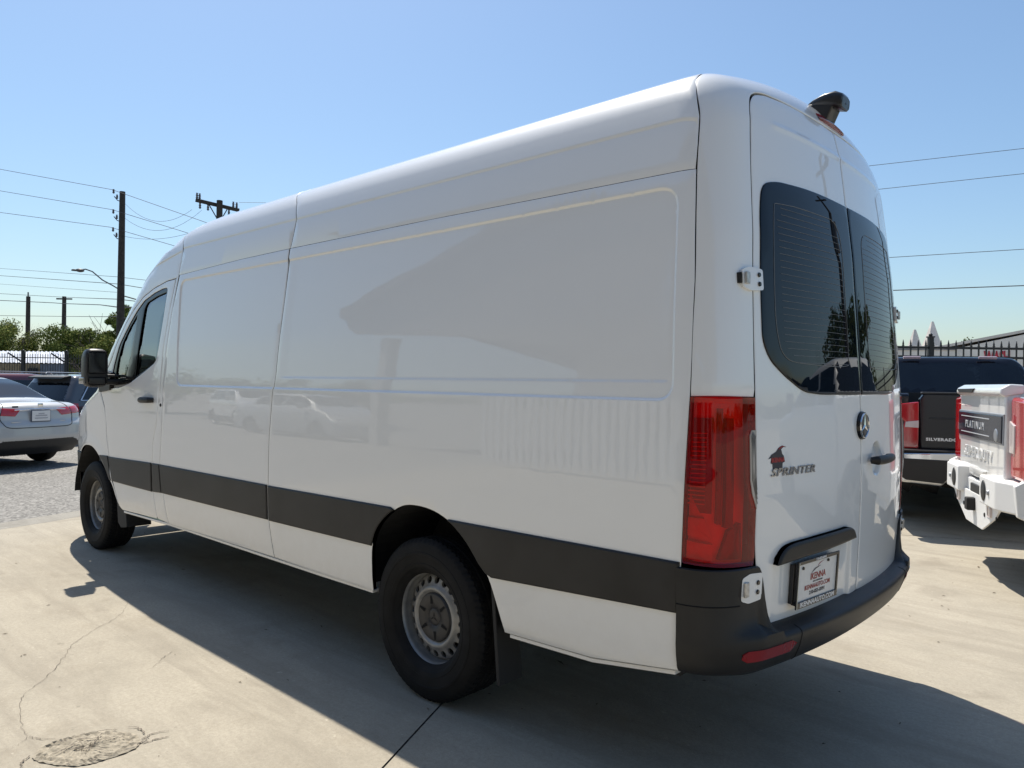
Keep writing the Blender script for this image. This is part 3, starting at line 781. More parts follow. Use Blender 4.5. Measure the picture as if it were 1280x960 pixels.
text_obj('lettering', 'IKENNAAUTO.COM', .0235, onp(.004, -.020), REDT, plate, ext=.0003, bold=.0004, sx=.93)
text_obj('lettering', '210-855-8991', .0195, onp(.004, -.042), NAVY, plate, ext=.0003, bold=.0004, sx=1.1)
text_obj('lettering', 'IKENNAAUTO.COM', .0245, onp(0, -H2+.0125, .0094), WHT, plate, ext=.0003, bold=.0007, sx=1.2)
text_obj('lettering', '210-855-8991', .0125, onp(.01, H2-.0065, .0094), WHT, plate, ext=.0003, bold=.0004, sx=1.15)
def swoosh(pts_a, pts_b, m, name, par, M, z=.0037):
    a, b_ = catmull(pts_a, 6), catmull(pts_b, 6); n = len(a); V = [tuple(M @ Vector((x, y, z))) for x, y in a+b_]
    mesh_np(name, V, [(i, i+1, n+i+1, n+i) for i in range(n-1)], m, par)
swoosh([(-.052, .028), (-.025, .045), (.02, .051)], [(-.052, .028), (-.022, .040), (.02, .050)], NAVY, 'swoosh', plate, MP)
swoosh([(-.005, .046), (.008, .060), (.045, .067)], [(-.005, .046), (.012, .058), (.045, .066)], REDT, 'swoosh', plate, MP)
for x, y in ((-.115, .058), (.075, .062)):
    in_frame(MB().lathe([(0, .008), (.0055, .0078), (.006, .003)], 12, 'z', (x, y, 0)), MP).build('plate_screw', BLK, plate)
# badge lettering and dealer sticker laid on the door skin
def lay(V, yc, zc, off, shear=0):
    U = np.stack([yc-V[:, 0], zc+V[:, 1]+shear*V[:, 0]], -1); P = s_rear(U); N = G(P); N /= np.linalg.norm(N, axis=1)[:, None]
    return P+N*(off+V[:, 2:3])
V, Fc = text_mesh('SPRINTER', .039, ext=.0016, shear=.25, sx=1.62, space=1.06, bold=.0005)
mesh_np('model_badge', lay(V, .592, 1.167, .003), Fc, mat('dark_chrome', (.33, .335, .35), .18, 1), ldoor)
st = [(-.056, -.004), (-.036, .012), (-.012, .020), (.004, .033), (.026, .041), (.054, .034), (.034, .035), (.020, .028), (.026, .012), (.036, .004), (.042, -.016), (.028, -.020), (.026, -.038), (-.030, -.038), (-.032, -.022), (-.042, -.018), (-.038, .000)]
def flat_lay(pts, yc, zc, off, m, name, par, sx=1):
    from mathutils.geometry import tessellate_polygon
    V = np.array([(x, y, 0.) for x, y in pts]); P = lay(V, yc, zc, off)
    return mesh_np(name, P, tessellate_polygon([[Vector(v) for v in V]]), m, par)
stk = flat_lay(st, .690, 1.219, .0012, mat('navy_sticker', (.008, .012, .03), .3), 'dealer_sticker', ldoor)
V, Fc = text_mesh('IKENNA', .021, ext=.0002, bold=.0012, sx=1.0); mesh_np('lettering', lay(V, .690, 1.210, .0018), Fc, REDT, stk)
flat_lay([(-.002, .026), (.010, .035), (.028, .040), (.050, .035), (.030, .037), (.012, .030)], .690, 1.219, .0020, REDT, 'swoosh', stk)
# star emblem on the door seam
ec = surf_pts(s_rear, [(-.004, 1.311)], .004)[0]
emb = MB().lathe([(0, -.010), (.046, -.010), (.055, -.008), (.058, 0), (.058, .01)], 40, 'x', tuple(ec)).build('emblem', RUBSEAL, rdoor)
MB().lathe([(.046, -.009), (.0475, -.013), (.050, -.013), (.052, -.008)], 40, 'x', tuple(ec)).build('emblem_ring', CHROME, emb)
b = MB()
for k in range(3):
    a = math.pi/2+k*2*math.pi/3; t = (math.cos(a)*.050, math.sin(a)*.050); l = (math.cos(a+1.05)*.008, math.sin(a+1.05)*.008); r = (math.cos(a-1.05)*.008, math.sin(a-1.05)*.008)
    x0 = ec[0]-.0102; c0 = (x0-.004, ec[1], ec[2]); q = lambda p, dx=0: (x0+dx, ec[1]+p[0], ec[2]+p[1])
    b.add([c0, q(t), q(l), q(r)], [(0, 2, 1), (0, 1, 3)])
b.build('emblem_star', CHROME, emb)
# pull handle on the right door
hp = [surf_pts(s_rear, [(y, 1.163)], o)[0]*[1, -1, 1] for y, o in ((.082, .012), (.095, .034), (.15, .042), (.24, .042), (.305, .036), (.325, .012))]
b = MB(); b.tube([tuple(p) for p in hp], [.012, .0165, .017, .016, .0155, .012], 10)
b.V = [(x, y, 1.163+(z-1.163)*1.15) for x, y, z in b.V]
b.build('door_handle', BLACKPL, rdoor)
# third brake light, camera housing
bl = [surf_pts(project, [(.26, y, 2.62)], .0)[0] for y in (0,)] if False else None
def head_pts(ys, frac):
    out = []
    for y in ys:
        a = s_rear(np.array([[y, 2.552]]))[0]; b_ = project(np.array([[.40, y, 2.69]]))[0]
        out.append(project((a*(1-frac)+b_*frac)[None])[0])
    return np.array(out)
ys = np.linspace(.135, -.135, 13)
lo, hi = head_pts(ys, .06), head_pts(ys, .19)
Nl = G(lo); Nl /= np.linalg.norm(Nl, axis=1)[:, None]; Nh = G(hi); Nh /= np.linalg.norm(Nh, axis=1)[:, None]
k = len(ys); t_ = np.clip(1-np.abs(ys)/.135, 0, 1)**.4
V = np.vstack([lo-Nl*.002, lo+Nl*(.012*t_)[:, None]+[-.006, 0, 0], hi+Nh*(.009*t_)[:, None], hi-Nh*.002])
F_ = [(r*k+i, r*k+i+1, (r+1)*k+i+1, (r+1)*k+i) for r in range(3) for i in range(k-1)]
mesh_np('third_brake_light', V, F_, mat('red_brake_lens', (.16, .006, .010), .15, 0, 1), van, smooth=True)
b = MB()
hd = [(.06, .055), (.10, .062), (.17, .064), (.24, .06), (.33, .045)]
sec = [(.300, 2.668, .030, .006), (.262, 2.676, .044, .016), (.215, 2.679, .052, .027), (.170, 2.673, .054, .035), (.144, 2.662, .049, .031), (.137, 2.656, .042, .021)]
V = []; n = 20
for x, z, hw, hh in sec:
    for i in range(n):
        a = 2*math.pi*i/n; c, s = math.cos(a), math.sin(a)
        V.append((x-.004*s, hw*abs(c)**.45*(1 if c > 0 else -1), z-.004+hh*abs(s)**.5*(1 if s > 0 else -1)))
F_ = [(r*n+i, r*n+(i+1) % n, (r+1)*n+(i+1) % n, (r+1)*n+i) for r in range(len(sec)-1) for i in range(n)]+[tuple(range((len(sec)-1)*n, len(sec)*n))]
b.add(V, F_, True)
b.prism([(.20, 2.585), (.32, 2.62), (.30, 2.672), (.165, 2.66)], 'y', -.046, .046, .008)
cambox = b.build('camera_housing', mat('black_camera_plastic', (.012, .012, .013), .33, 0, .3), van)
MB().lathe([(0, 0), (.008, 0), (.010, .006)], 14, 'x', (.136, 0, 2.655)).build('camera_lens', RUBSEAL, cambox)
# rear bumper
def bumper():
    s_path = catmull([(.312, 1.0), (.24, .985), (.175, .935), (.14, .86), (.125, .76), (.112, .66), (.10, .50), (.09, .25), (.088, 0)], 9)
    rows = []
    prof = [  # (z for rear part, outward for rear part, z for side part, outward for side)
        (.636, -.012, .858, .004), (.633, .004, .854, .012), (.625, .030, .72, .012), (.618, .052, .66, .013), (.611, .060, .62, .016), (.602, .063, .60, .018), (.560, .056, .56, .016), (.515, .040, .515, .008), (.500, .026, .500, -.004), (.490, -.06, .492, -.06)]
    n = len(s_path); Q = np.zeros((n, len(prof), 3))
    for i, (x, y) in enumerate(s_path):
        w = float(smooth01(np.array([(.97-y)/.17]))[0]); wz = float(smooth01(np.array([(.80-y)/.10]))[0])
        for j, (zr, orr, zs, os_) in enumerate(prof):
            # the corner keeps the tall side profile until the door edge, the ledge itself begins at the corner
            z = zs*(1-wz)+zr*wz; o_ = os_*(1-w)+orr*w
            if j <= 1: o_ = os_*(1-wz)+orr*wz
            if j == 2: o_ = .012*(1-wz)+orr*wz
            if j == 3: o_ = .014*(1-wz)+orr*wz if wz > 0 else .014+.010*w
            if j > 3 and wz < 1: z = zs if j > 5 else (.62+.012*w if j == 4 else .60)
            P = project(np.array([[x, y, z]]))[0]; g = G(P[None])[0]; g[2] = 0; g /= np.linalg.norm(g)
            Q[i, j] = P+g*o_; Q[i, j, 2] = z
    return Q
Q = bumper(); n, k, _ = Q.shape
full = np.concatenate([Q, (Q[:-1]*[1, -1, 1])[::-1]]); n2 = len(full)
# refine rows
def refine(Q, sub=3):
    out = []
    for i in range(Q.shape[1]-1):
        for t in range(sub): out.append(Q[:, i]*(1-t/sub)+Q[:, i+1]*t/sub)
    out.append(Q[:, -1]); return np.stack(out, 1)
fullr = refine(full, 2); kk = fullr.shape[1]
idx = np.arange(n2*kk).reshape(n2, kk)
F_ = [(idx[i, j], idx[i, j+1], idx[i+1, j+1], idx[i+1, j]) for i in range(n2-1) for j in range(kk-1)]
o = mesh_np('rear_bumper', fullr.reshape(-1, 3), F_, BLACKPL, van, smooth=True); o.data.set_sharp_from_angle(angle=rad(50))
BUMP = o
# seams of the bumper: cap joint and the ledge joints
def on_bumper(y, j, t=0., off=.0015):
    ysq = Q[:, 0, 1]; i = int(np.argmin(abs(Q[:, 5, 1]-abs(y)))); p = Q[i, j]*(1-t)+Q[i, min(j+1, k-1)]*t
    p = p.copy(); p[1] *= (1 if y >= 0 else -1); return p
SEAMM = mat('panel_gap', (.003, .003, .003), .9)
for s in (1, -1):
    pts = [q*[1, s, 1] for q in [project(np.array([[x, y, .735]]))[0]+(lambda g: g/np.linalg.norm(g))(G(project(np.array([[x, y, .735]])))[0])*.0128 for x, y in catmull([(.312, 1.0), (.24, .985), (.175, .935), (.150, .885)], 5)]]
    MB().tube(pts, .0022, 5).build('cap_seam', SEAMM, BUMP)
    i = int(np.argmin(abs(Q[:, 5, 1]-.60))); MB().tube([Q[i, j]*[1, s, 1] for j in range(2, k-1)], .0020, 5).build('ledge_seam', SEAMM, BUMP)
    # red reflectors let into the bumper
    V = []; yy = [q for q in range(n) if .635 < Q[q, 6, 1] < .90]
    for r, (j0, t0) in enumerate(((5, .30), (5, .98), (6, .0))): pass
    top = [Q[i, 5]*.72+Q[i, 6]*.28 for i in yy]; bot = [Q[i, 6]*.75+Q[i, 7]*.25 for i in yy]
    m = len(yy); c = np.array([[-.004, .002, 0]])
    tv = np.array(top); bv = np.array(bot); tp = np.linspace(0, 1, m)
    nrm = np.array([(lambda g: g/np.linalg.norm(g))(G(p[None])[0]*[1, 1, 0]) for p in tv])
    tv[:, 2] -= .012*(1-np.minimum(1, np.minimum(tp, 1-tp)*12)); bv[:, 2] += .012*(1-np.minimum(1, np.minimum(tp, 1-tp)*12))
    V = np.vstack([tv+nrm*.0035, bv+nrm*.0035, tv-nrm*.01, bv-nrm*.01])*[1, s, 1]
    F_ = [(i, i+1, m+i+1, m+i) for i in range(m-1)]+[(i, 2*m+i, 2*m+i+1, i+1) for i in range(m-1)]+[(m+i, m+i+1, 3*m+i+1, 3*m+i) for i in range(m-1)]
    mesh_np('rear_reflector', V, F_, mat('red_bumper_reflector', (.26, .012, .012), .22, 0, .8), BUMP)

# wheels ------------------------------------------------------------------
def tyre_mesh(R=.372, rim=.212, w=.122, tread=True, nth=288):
    prof = [(rim-.006, .080), (rim+.004, .094), (rim+.012, .100), (rim+.022, .108), (rim+.024, .1105), (rim+.030, .113), (rim+.045, .1175), (rim+.047, .1160), (rim+.060, .1195), (rim+.085, .1220), (rim+.087, .1240), (rim+.097, .1238), (rim+.099, .1215), (rim+.105, .1212), (R-.040, .1175), (R-.022, .1135), (R-.012, .107), (R-.004, .098)]
    half = list(prof); tr = [(R, y) for y in np.linspace(.093, -.093, 40)]
    full = [(r, -y) for r, y in []]
    allp = half+tr+[(r, -y) for r, y in half[::-1]]
    m = len(allp); th = np.arange(nth)*2*np.pi/nth
    Rr = np.array([p[0] for p in allp])[None]*np.ones((nth, 1)); Y = np.array([p[1] for p in allp])[None]*np.ones((nth, 1))
    if tread:
        TH = th[:, None]*np.ones((1, m))
        istr = (np.arange(m) >= len(half)-3) & (np.arange(m) < m-len(half)+3)
        g = np.zeros_like(Rr)
        for yc in (-.048, -.016, .016, .048): g += .008*np.exp(-((Y-yc)/.0035)**4)
        blk = (np.sin(TH*72+Y*90) > .80)*(np.abs(Y) > .05)*.005+(np.sin(TH*72+1+Y*120) > .93)*(np.abs(Y) <= .05)*.005
        g = np.minimum(g+blk, .009); Rr = Rr-g*istr[None]
        # moulded sidewall: shoulder lugs and a raised lettering band
        side = (np.arange(m) < len(half)) & (Rr[0] > R-.03)
    V = np.stack([Rr*np.cos(th)[:, None], Y, Rr*np.sin(th)[:, None]], -1).reshape(-1, 3)
    idx = np.arange(nth*m).reshape(nth, m); F_ = []
    for i in range(nth):
        a, b = idx[i], idx[(i+1) % nth]
        for j in range(m-1): F_.append((a[j], b[j], b[j+1], a[j+1]))
    return V, F_
TV, TF = tyre_mesh()
def wheel_disc():
    """steel disc with a ring of round holes: depth profile over a polar sheet, axle along +y (outer side)"""
    dr = [(.0, .040), (.095, .040), (.112, .046), (.122, .058), (.130, .062), (.139, .060), (.147, .053), (.155, .047), (.186, .036), (.195, .026), (.200, .012)]
    R_, D_ = zip(*dr)
    outer = [(.2*math.cos(a), .2*math.sin(a)) for a in np.linspace(0, 2*math.pi, 97)[:-1]]
    inner = [(.09*math.cos(a), .09*math.sin(a)) for a in np.linspace(0, 2*math.pi, 49)[:-1]]
    holes = []
    for k in range(20):
        a = 2*math.pi*k/20; c = (.171*math.cos(a), .171*math.sin(a))
        holes.append([(c[0]+.0165*math.cos(b), c[1]+.0165*math.sin(b)) for b in np.linspace(0, 2*math.pi, 17)[:-1]])
    pts = outer+inner; ed = [(i, (i+1) % 96) for i in range(96)]+[(96+i, 96+(i+1) % 48) for i in range(48)]
    for h in holes:
        b = len(pts); pts += h; ed += [(b+i, b+(i+1) % 16) for i in range(16)]
    for r in (.112, .121, .127, .133, .140, .147, .151):
        pts += [(r*math.cos(a), r*math.sin(a)) for a in np.linspace(0, 2*math.pi, 97)[:-1]]
    pts += [(.194*math.cos(a), .194*math.sin(a)) for a in np.linspace(0, 2*math.pi, 97)[:-1]]
    r = delaunay_2d_cdt([Vector(p) for p in pts], ed, [], 0, 1e-7)
    V2 = np.array([v[:] for v in r[0]]); T = np.array([f for f in r[2]]); c = V2[T].mean(1); rr = np.hypot(c[:, 0], c[:, 1])
    k = (rr < .2) & (rr > .09)
    for h in holes:
        hc = np.mean(h, 0); k &= np.hypot(c[:, 0]-hc[0], c[:, 1]-hc[1]) > .0160
    T = T[k]; d = np.interp(np.hypot(V2[:, 0], V2[:, 1]), R_, D_)
    V = np.stack([V2[:, 0], d, V2[:, 1]], -1); F_ = [tuple(t[::-1]) for t in T]
    for h in holes:
        h = np.array(h); b = len(V); dd = np.interp(np.hypot(h[:, 0], h[:, 1]), R_, D_)
        V = np.vstack([V, np.stack([h[:, 0], dd, h[:, 1]], -1), np.stack([h[:, 0]*1.0, dd-.012, h[:, 1]], -1)])
        F_ += [(b+i, b+(i+1) % 16, b+16+(i+1) % 16, b+16+i) for i in range(16)]
    return V, F_
DV, DF = wheel_disc()
RIMP = [(.197, -.10), (.198, -.01), (.196, .0), (.198, .015), (.2035, .030), (.205, .050), (.202, .058), (.204, .068), (.208, .076), (.214, .081), (.219, .081), (.222, .077), (.221, .071), (.214, .066)]
def make_wheel(parent, loc, out, cover=True, steer=0):
    """steel wheel; out=+1 when the outer side faces +y"""
    w = bpy.data.objects.new('wheel', None); COL.objects.link(w); w.parent = parent; w.location = loc
    w.rotation_euler = (0, 0, (0 if out > 0 else math.pi)+steer)
    if not MESHW:
        MESHW['tyre'] = mesh_np('tyre', TV, TF, RUBBER, w, smooth=True); MESHW['tyre'].data.set_sharp_from_angle(angle=rad(30))
        o = MB().lathe(RIMP, 96, 'y').build('rim', STEEL, w, sharp=60); MESHW['rim'] = o
        MESHW['disc'] = mesh_np('wheel_disc', DV, DF, STEEL, w, smooth=True); MESHW['disc'].data.set_sharp_from_angle(angle=rad(45))
        b = MB().lathe([(0, .056), (.022, .056), (.036, .055), (.039, .053), (.041, .055), (.070, .061), (.098, .062), (.107, .060), (.113, .052), (.113, .034)], 60, 'y')
        MESHW['cap'] = b.build('hub_cap', DARKCAP, w)
        b = MB()
        for k in range(6):
            a = 2*math.pi*k/6+.35; p = [(-.019, -.008), (.019, -.005), (.019, .005), (-.019, .008)]
            c, s = math.cos(a), math.sin(a)
            V = [((.082+x)*c-y*s, .0635, (.082+x)*s+y*c) for x, y in p]; b.add(V, [(0, 1, 2, 3)])
        for k in range(3):
            a = math.pi/2+2*math.pi*k/3; c, s = math.cos(a), math.sin(a)
            b.add([(.030*c, .0570, .030*s), (.004*c-.004*s, .0570, .004*s+.004*c), (.004*c+.004*s, .0570, .004*s-.004*c)], [(0, 1, 2)])
        MESHW['slots'] = b.build('cap_slots', SEAMM, w, kind='stuff')
        MESHW['drum'] = MB().lathe([(0, -.03), (.16, -.03), (.165, -.05), (.165, -.10)], 40, 'y').build('brake_drum', UNDER, w)
        MESHW['back'] = MB().lathe([(.09, -.10), (.198, -.10), (.205, -.11)], 40, 'y').build('inner_rim', UNDER, w)
    else:
        for k_, o in MESHW.items():
            c = o.copy(); COL.objects.link(c); c.parent = w
    return w
MESHW = {}
RA, FA = 1.638, 5.963
make_wheel(van, (RA, .862, .371), 1); make_wheel(van, (RA, -.862, .371), -1)
make_wheel(van, (FA, .862, .371), 1); make_wheel(van, (FA, -.862, .371), -1)
# wheel weight and mud flaps, arch liners, underbody
for s in (1, -1):
    MB().prism([(1.205, .63), (1.225, .63), (1.180, .20), (1.160, .20)], 'y', s*.83, s*.970, .004).build('mud_flap', mat('rubber_flap', (.016, .016, .017), .7), van)
    MB().prism([(5.46, .60), (5.475, .60), (5.425, .30), (5.36, .265), (5.24, .285), (5.26, .41)], 'y', s*.78, s*.97, .004).build('mud_flap', mat('rubber_flap', ()), van)
    for cx, poly in ((RA, RARCH), (FA, None)):
        arc = [(cx+(.50 if cx == RA else .56)*math.cos(a), .40+(.50 if cx == RA else .53)*math.sin(a)) for a in np.linspace(math.pi*.98, .02*math.pi, 28)]
        V = []; 
        for x, z in arc: V += [(x, s*.55, z), (x, s*(.985 if cx == RA else .955), z)]
        n = len(arc); F_ = [(2*i, 2*i+1, 2*i+3, 2*i+2) for i in range(n-1)]
        b = MB().add(V, F_); V2 = [(x, s*.55, z) for x, z in arc]; b.add(V2, [tuple(range(n))])
        b.build('wheel_arch_liner', UNDER, van)
b = MB()
b.box((3.6, 0, .50), (2.85, 1.86, .08)); b.box((.72, 0, .50), (.76, 1.86, .08)); b.box((6.65, 0, .40), (.25, 1.5, .12)); b.box((6.15, 0, .98), (.9, 1.5, .30)); b.box((1.64, 0, .62), (1.2, 1.0, .1))
b.box((3.6, .45, .40), (3.1, .08, .12)); b.box((3.6, -.45, .40), (3.1, .08, .12))
b.tube([(1.64, -.8, .37), (1.64, .8, .37)], .05); b.tube([(5.963, -.8, .34), (5.963, .8, .34)], .04); b.sphere((1.64, .0, .37), .15)
b.tube([(4.2, -.2, .33), (2.2, -.3, .33), (.9, -.55, .36), (.45, -.6, .36)], .045)
b.build('chassis', UNDER, van)
for s in (1, -1):
    MB().prism([(2.03, .434), (2.5, .43), (4.42, .43), (5.28, .412), (5.28, .395), (4.4, .412), (2.5, .412), (2.03, .415)], 'y', s*.93, s*.978, .004).build('sill', PAINT, van)
    MB().prism([(.33, .497), (.68, .447), (1.10, .436), (1.10, .42), (.68, .43), (.33, .48)], 'y', s*.90, s*.979, .003).build('sill', PAINT, van)
# cab interior
INT = mat('charcoal_cab_trim', (.035, .036, .038), .7, noise=(30, .2)); SEATM = mat('dark_seat_cloth', (.045, .048, .05), .9, noise=(90, .3), bump=(400, .3))
MB().box((4.22, 0, 1.33), (.04, 1.66, 1.60), .01).build('bulkhead', mat('grey_bulkhead', (.30, .31, .31), .6), van)
MB().box((5.0, 0, .55), (1.7, 1.84, .05)).build('cab_floor', INT, van)
b = MB(); b.prism([(5.62, .55), (5.57, 1.20), (5.68, 1.38), (5.95, 1.42), (6.1, 1.36), (6.1, .55)], 'y', -.9, .9, .03); b.build('dashboard', INT, van)
for y in (.48, -.48):
    b = MB(); b.box((4.92, y, 1.02), (.52, .50, .16), .05); b.box((4.70, y, 1.35), (.16, .48, .66), .06, Matrix.Rotation(rad(-12), 3, 'Y')); b.box((4.61, y, 1.72), (.11, .28, .20), .045, Matrix.Rotation(rad(-8), 3, 'Y')); b.tube([(4.60, y-.06, 1.52), (4.58, y-.06, 1.66)], .008); b.tube([(4.60, y+.06, 1.52), (4.58, y+.06, 1.66)], .008); b.box((4.9, y, .70), (.4, .4, .28), .02)
    b.build('seat', SEATM, van)
b = MB(); th = np.linspace(0, 2*math.pi, 30)
cw, uw = Vector((5.42, .48, 1.38)), Vector((.35, 0, .94)).normalized()
b.tube([cw+Vector((0, 1, 0))*.19*math.cos(a)+uw*.19*math.sin(a) for a in th], .016, 8, False); b.box(tuple(cw+Vector((.03, 0, 0))), (.06, .16, .10), .02); b.tube([cw, cw+Vector((.3, 0, -.15))], .03)
b.build('steering_wheel', INT, van)
# mirrors
MIRP = mat('black_mirror_plastic', (.013, .013, .014), .4)
for s in (1, -1):
    b = MB()
    b.prism([(5.785, 1.402), (5.75, 1.340), (5.52, 1.362), (5.50, 1.50), (5.62, 1.52)], 'y', s*.985, s*1.016, .004)
    b.box((5.46, s*1.04, 1.43), (.16, .13, .05), .015); b.box((5.44, s*1.05, 1.475), (.13, .12, .025), .01)
    base = b.build('mirror_arm', MIRP, van)
    V = []; n = 28; secs = []
    for x, k in ((5.32, .88), (5.33, .97), (5.37, 1.0), (5.42, .97), (5.46, .86), (5.485, .62), (5.49, .3)):
        for i in range(n):
            a = 2*math.pi*i/n; c, d = math.cos(a), math.sin(a); e = .42
            V.append((x, s*(1.172+.082*k*abs(c)**e*(1 if c > 0 else -1)), 1.535+.150*k*abs(d)**e*(1 if d > 0 else -1)))
    F_ = [(r*n+i, r*n+(i+1) % n, (r+1)*n+(i+1) % n, (r+1)*n+i) for r in range(6) for i in range(n)]+[tuple(range(n)), tuple(range(6*n, 7*n))[::-1]]
    b = MB(); b.add(V, F_, True)
    mr = b.build('mirror', MIRP, van, sharp=50)
    b = MB(); b.box((5.317, s*1.172, 1.575), (.006, .135, .17), .012, seg=3); b.box((5.317, s*1.172, 1.435), (.006, .125, .06), .010, seg=3)
    b.build('mirror_glass', mat('dark_mirror', (.012, .013, .015), .12), mr)  # dark reflection put into the glass colour instead of being mirrored
    MB().box((5.40, s*1.254, 1.435), (.11, .016, .05), .006).build('side_repeater', mat('smoky_indicator', (.20, .19, .18), .2, 0, 1), mr)
# fuel of small marks: side marker
MB().box((2.02, 1.0, .57), (.0, .0, .0)) if False else None
# =================================================================== GROUND
def ground_mat(name, base, kind):
    m = bpy.data.materials.new(name); m.use_nodes = True; t = m.node_tree; L = t.links; b = t.nodes['Principled BSDF']
    b.inputs['Roughness'].default_value = .88; b.inputs['Specular IOR Level'].default_value = .25
    tc = t.nodes.new('ShaderNodeTexCoord')
    def noise(sc, det=5, ro=.6, vec=None, dist=0):
        n = t.nodes.new('ShaderNodeTexNoise'); n.inputs['Scale'].default_value = sc; n.inputs['Detail'].default_value = det
        n.inputs['Roughness'].default_value = ro; n.inputs['Distortion'].default_value = dist
        L.new(vec or tc.outputs['Object'], n.inputs['Vector']); return n.outputs[0]
    def ramp(v, a, b_, c0=0., c1=1.):
        r = t.nodes.new('ShaderNodeMapRange'); r.inputs[1].default_value = a; r.inputs[2].default_value = b_; r.inputs[3].default_value = c0; r.inputs[4].default_value = c1
        L.new(v, r.inputs[0]); return r.outputs[0]
    def mix(f, a, c, mode='MIX'):
        x = t.nodes.new('ShaderNodeMix'); x.data_type = 'RGBA'; x.blend_type = mode
        if isinstance(f, float): x.inputs[0].default_value = f
        else: L.new(f, x.inputs[0])
        for s_, v in ((6, a), (7, c)):
            if isinstance(v, tuple): x.inputs[s_].default_value = (*v, 1)
            else: L.new(v, x.inputs[s_])
        return x.outputs[2]
    k = lambda f: tuple(c*f for c in base)
    if kind == 'concrete':
        mp = t.nodes.new('ShaderNodeMapping'); mp.inputs['Rotation'].default_value = (0, 0, rad(25)); mp.inputs['Scale'].default_value = (.35, 2.4, 1)
        L.new(tc.outputs['Object'], mp.inputs[0])
        c = mix(ramp(noise(.9, 6), .32, .68), k(.80), k(1.14))
        c = mix(ramp(noise(4.5, 8, .65), .35, .7, 0, .8), c, k(1.14)); 
        c = mix(ramp(noise(1.6, 8, .7, mp.outputs[0], .6), .47, .70, 0, .75), c, (base[0]*.66, base[1]*.645, base[2]*.64))   # traffic grime streaks
        c = mix(ramp(noise(2.3, 7, .7), .54, .74, 0, .6), c, (base[0]*.68, base[1]*.645, base[2]*.60))
        c = mix(ramp(noise(55, 3, .7), .35, .65, 0, .45), c, k(.68))
        c = mix(ramp(noise(130, 3, .8), .55, .66, 0, .5), c, k(.60))
        c = mix(ramp(noise(240, 2, .6), .58, .72, 0, .45), c, k(1.25))
        c = mix(ramp(noise(1.1, 4, .55, None, 1.2), .60, .68, 0, .35), c, (base[0]*.55, base[1]*.53, base[2]*.52))
        c = mix(ramp(noise(14, 3, .5), .70, .78, 0, .55), c, k(.50))
        c = mix(ramp(noise(21, 3, .5), .70, .76, 0, .6), c, k(1.35))
        h = noise(90, 6, .7)
        bs = .35
    else:
        vo = t.nodes.new('ShaderNodeTexVoronoi'); vo.inputs['Scale'].default_value = 42; L.new(tc.outputs['Object'], vo.inputs['Vector'])
        sp = t.nodes.new('ShaderNodeSeparateColor'); L.new(vo.outputs['Color'], sp.inputs[0])
        c = mix(ramp(sp.outputs[0], 0, 1), k(.45), k(1.55))
        c = mix(ramp(noise(.5, 6), .35, .65), c, mix(.5, c, k(.75)))
        c = mix(ramp(noise(1.2, 8, .7), .62, .75, 0, .5), c, k(.4))
        h = vo.outputs['Distance']; bs = .6
    L.new(c, b.inputs['Base Color'])
    bp = t.nodes.new('ShaderNodeBump'); bp.inputs['Strength'].default_value = bs; bp.inputs['Distance'].default_value = .006
    L.new(h, bp.inputs['Height']); L.new(bp.outputs[0], b.inputs['Normal'])
    return m
CONC = ground_mat('beige_concrete', (.370, .336, .272), 'concrete')  # the slabs' own warm beige
CONC2 = ground_mat('grey_gutter_concrete', (.29, .275, .24), 'concrete')
ASPH = ground_mat('worn_chip_asphalt', (.225, .217, .20), 'asphalt')
def sheet(name, pts, z, m, parent=None, kind='structure', grid=None):
    o = mesh_np(name, [(x, y, z) for x, y in pts], [tuple(range(len(pts)))], m, parent, kind=kind)
    if parent is not None and 'kind' in o: del o['kind']
    return o
def line_x(p, d, x): return (x, p[1]+d[1]*(x-p[0])/d[0])
R_ = 900
sheet('ground', [(-R_, -R_), (R_, -R_), (R_, R_), (-R_, R_)], -.012, ASPH)
sheet('asphalt_lot', [(8.02, 60), (7.80, 1.2), (8.06, .43), (10.5, -8), (19, -38), (120, -38), (120, 60)], -.004, ASPH)
sheet('gutter_strip', [(7.2, 60), (7.425, 1.32), (7.55, .85), (7.68, .54), (9.9, -8), (11.4, -13), (11.8, -13), (10.3, -8), (8.055, .45), (7.80, 1.2), (7.65, 60)], -.0, CONC2)
pav = bpy.data.objects.new('concrete_pavement', None); COL.objects.link(pav); tag(pav, kind='structure')
# slab joints: 9 mm gaps between separately cast bays
J1, D1 = (1.293, 1.463), (.26, -.523); J2, D2 = (1.253, -4.927), (-.724, -.386)
def jp(t): return (J1[0]+D1[0]*t, J1[1]+D1[1]*t)
ix_t = 12.0
a_far = jp(-30); a_near = (3.55, -3.70)   # joint 1 reaches joint 2
# intersection of the two joints
A = np.array([[D1[0], -D2[0]], [D1[1], -D2[1]]]); tt = np.linalg.solve(A, np.array([J2[0]-J1[0], J2[1]-J1[1]])); X12 = jp(tt[0])
g = .0045
n1 = np.array([-D1[1], D1[0]]); n1 /= np.linalg.norm(n1); n2 = np.array([-D2[1], D2[0]]); n2 /= np.linalg.norm(n2)
def off(p, n, s): return (p[0]+n[0]*s, p[1]+n[1]*s)
E2a = (J2[0]-D2[0]*8, J2[1]-D2[1]*8); E2b = (J2[0]+D2[0]*60, J2[1]+D2[1]*60)
sheet('slab', [off(a_far, n1, g), off(X12, n1, g), (8.2, -1.4), (7.675, .54), (7.545, .85), (7.42, 1.32), (7.2, 60)], .0, CONC, pav)
sheet('slab', [off(a_far, n1, -g), off(X12, n1, -g), (E2b[0], E2b[1]), (-60, -20), (-60, 60)], .0, CONC, pav)
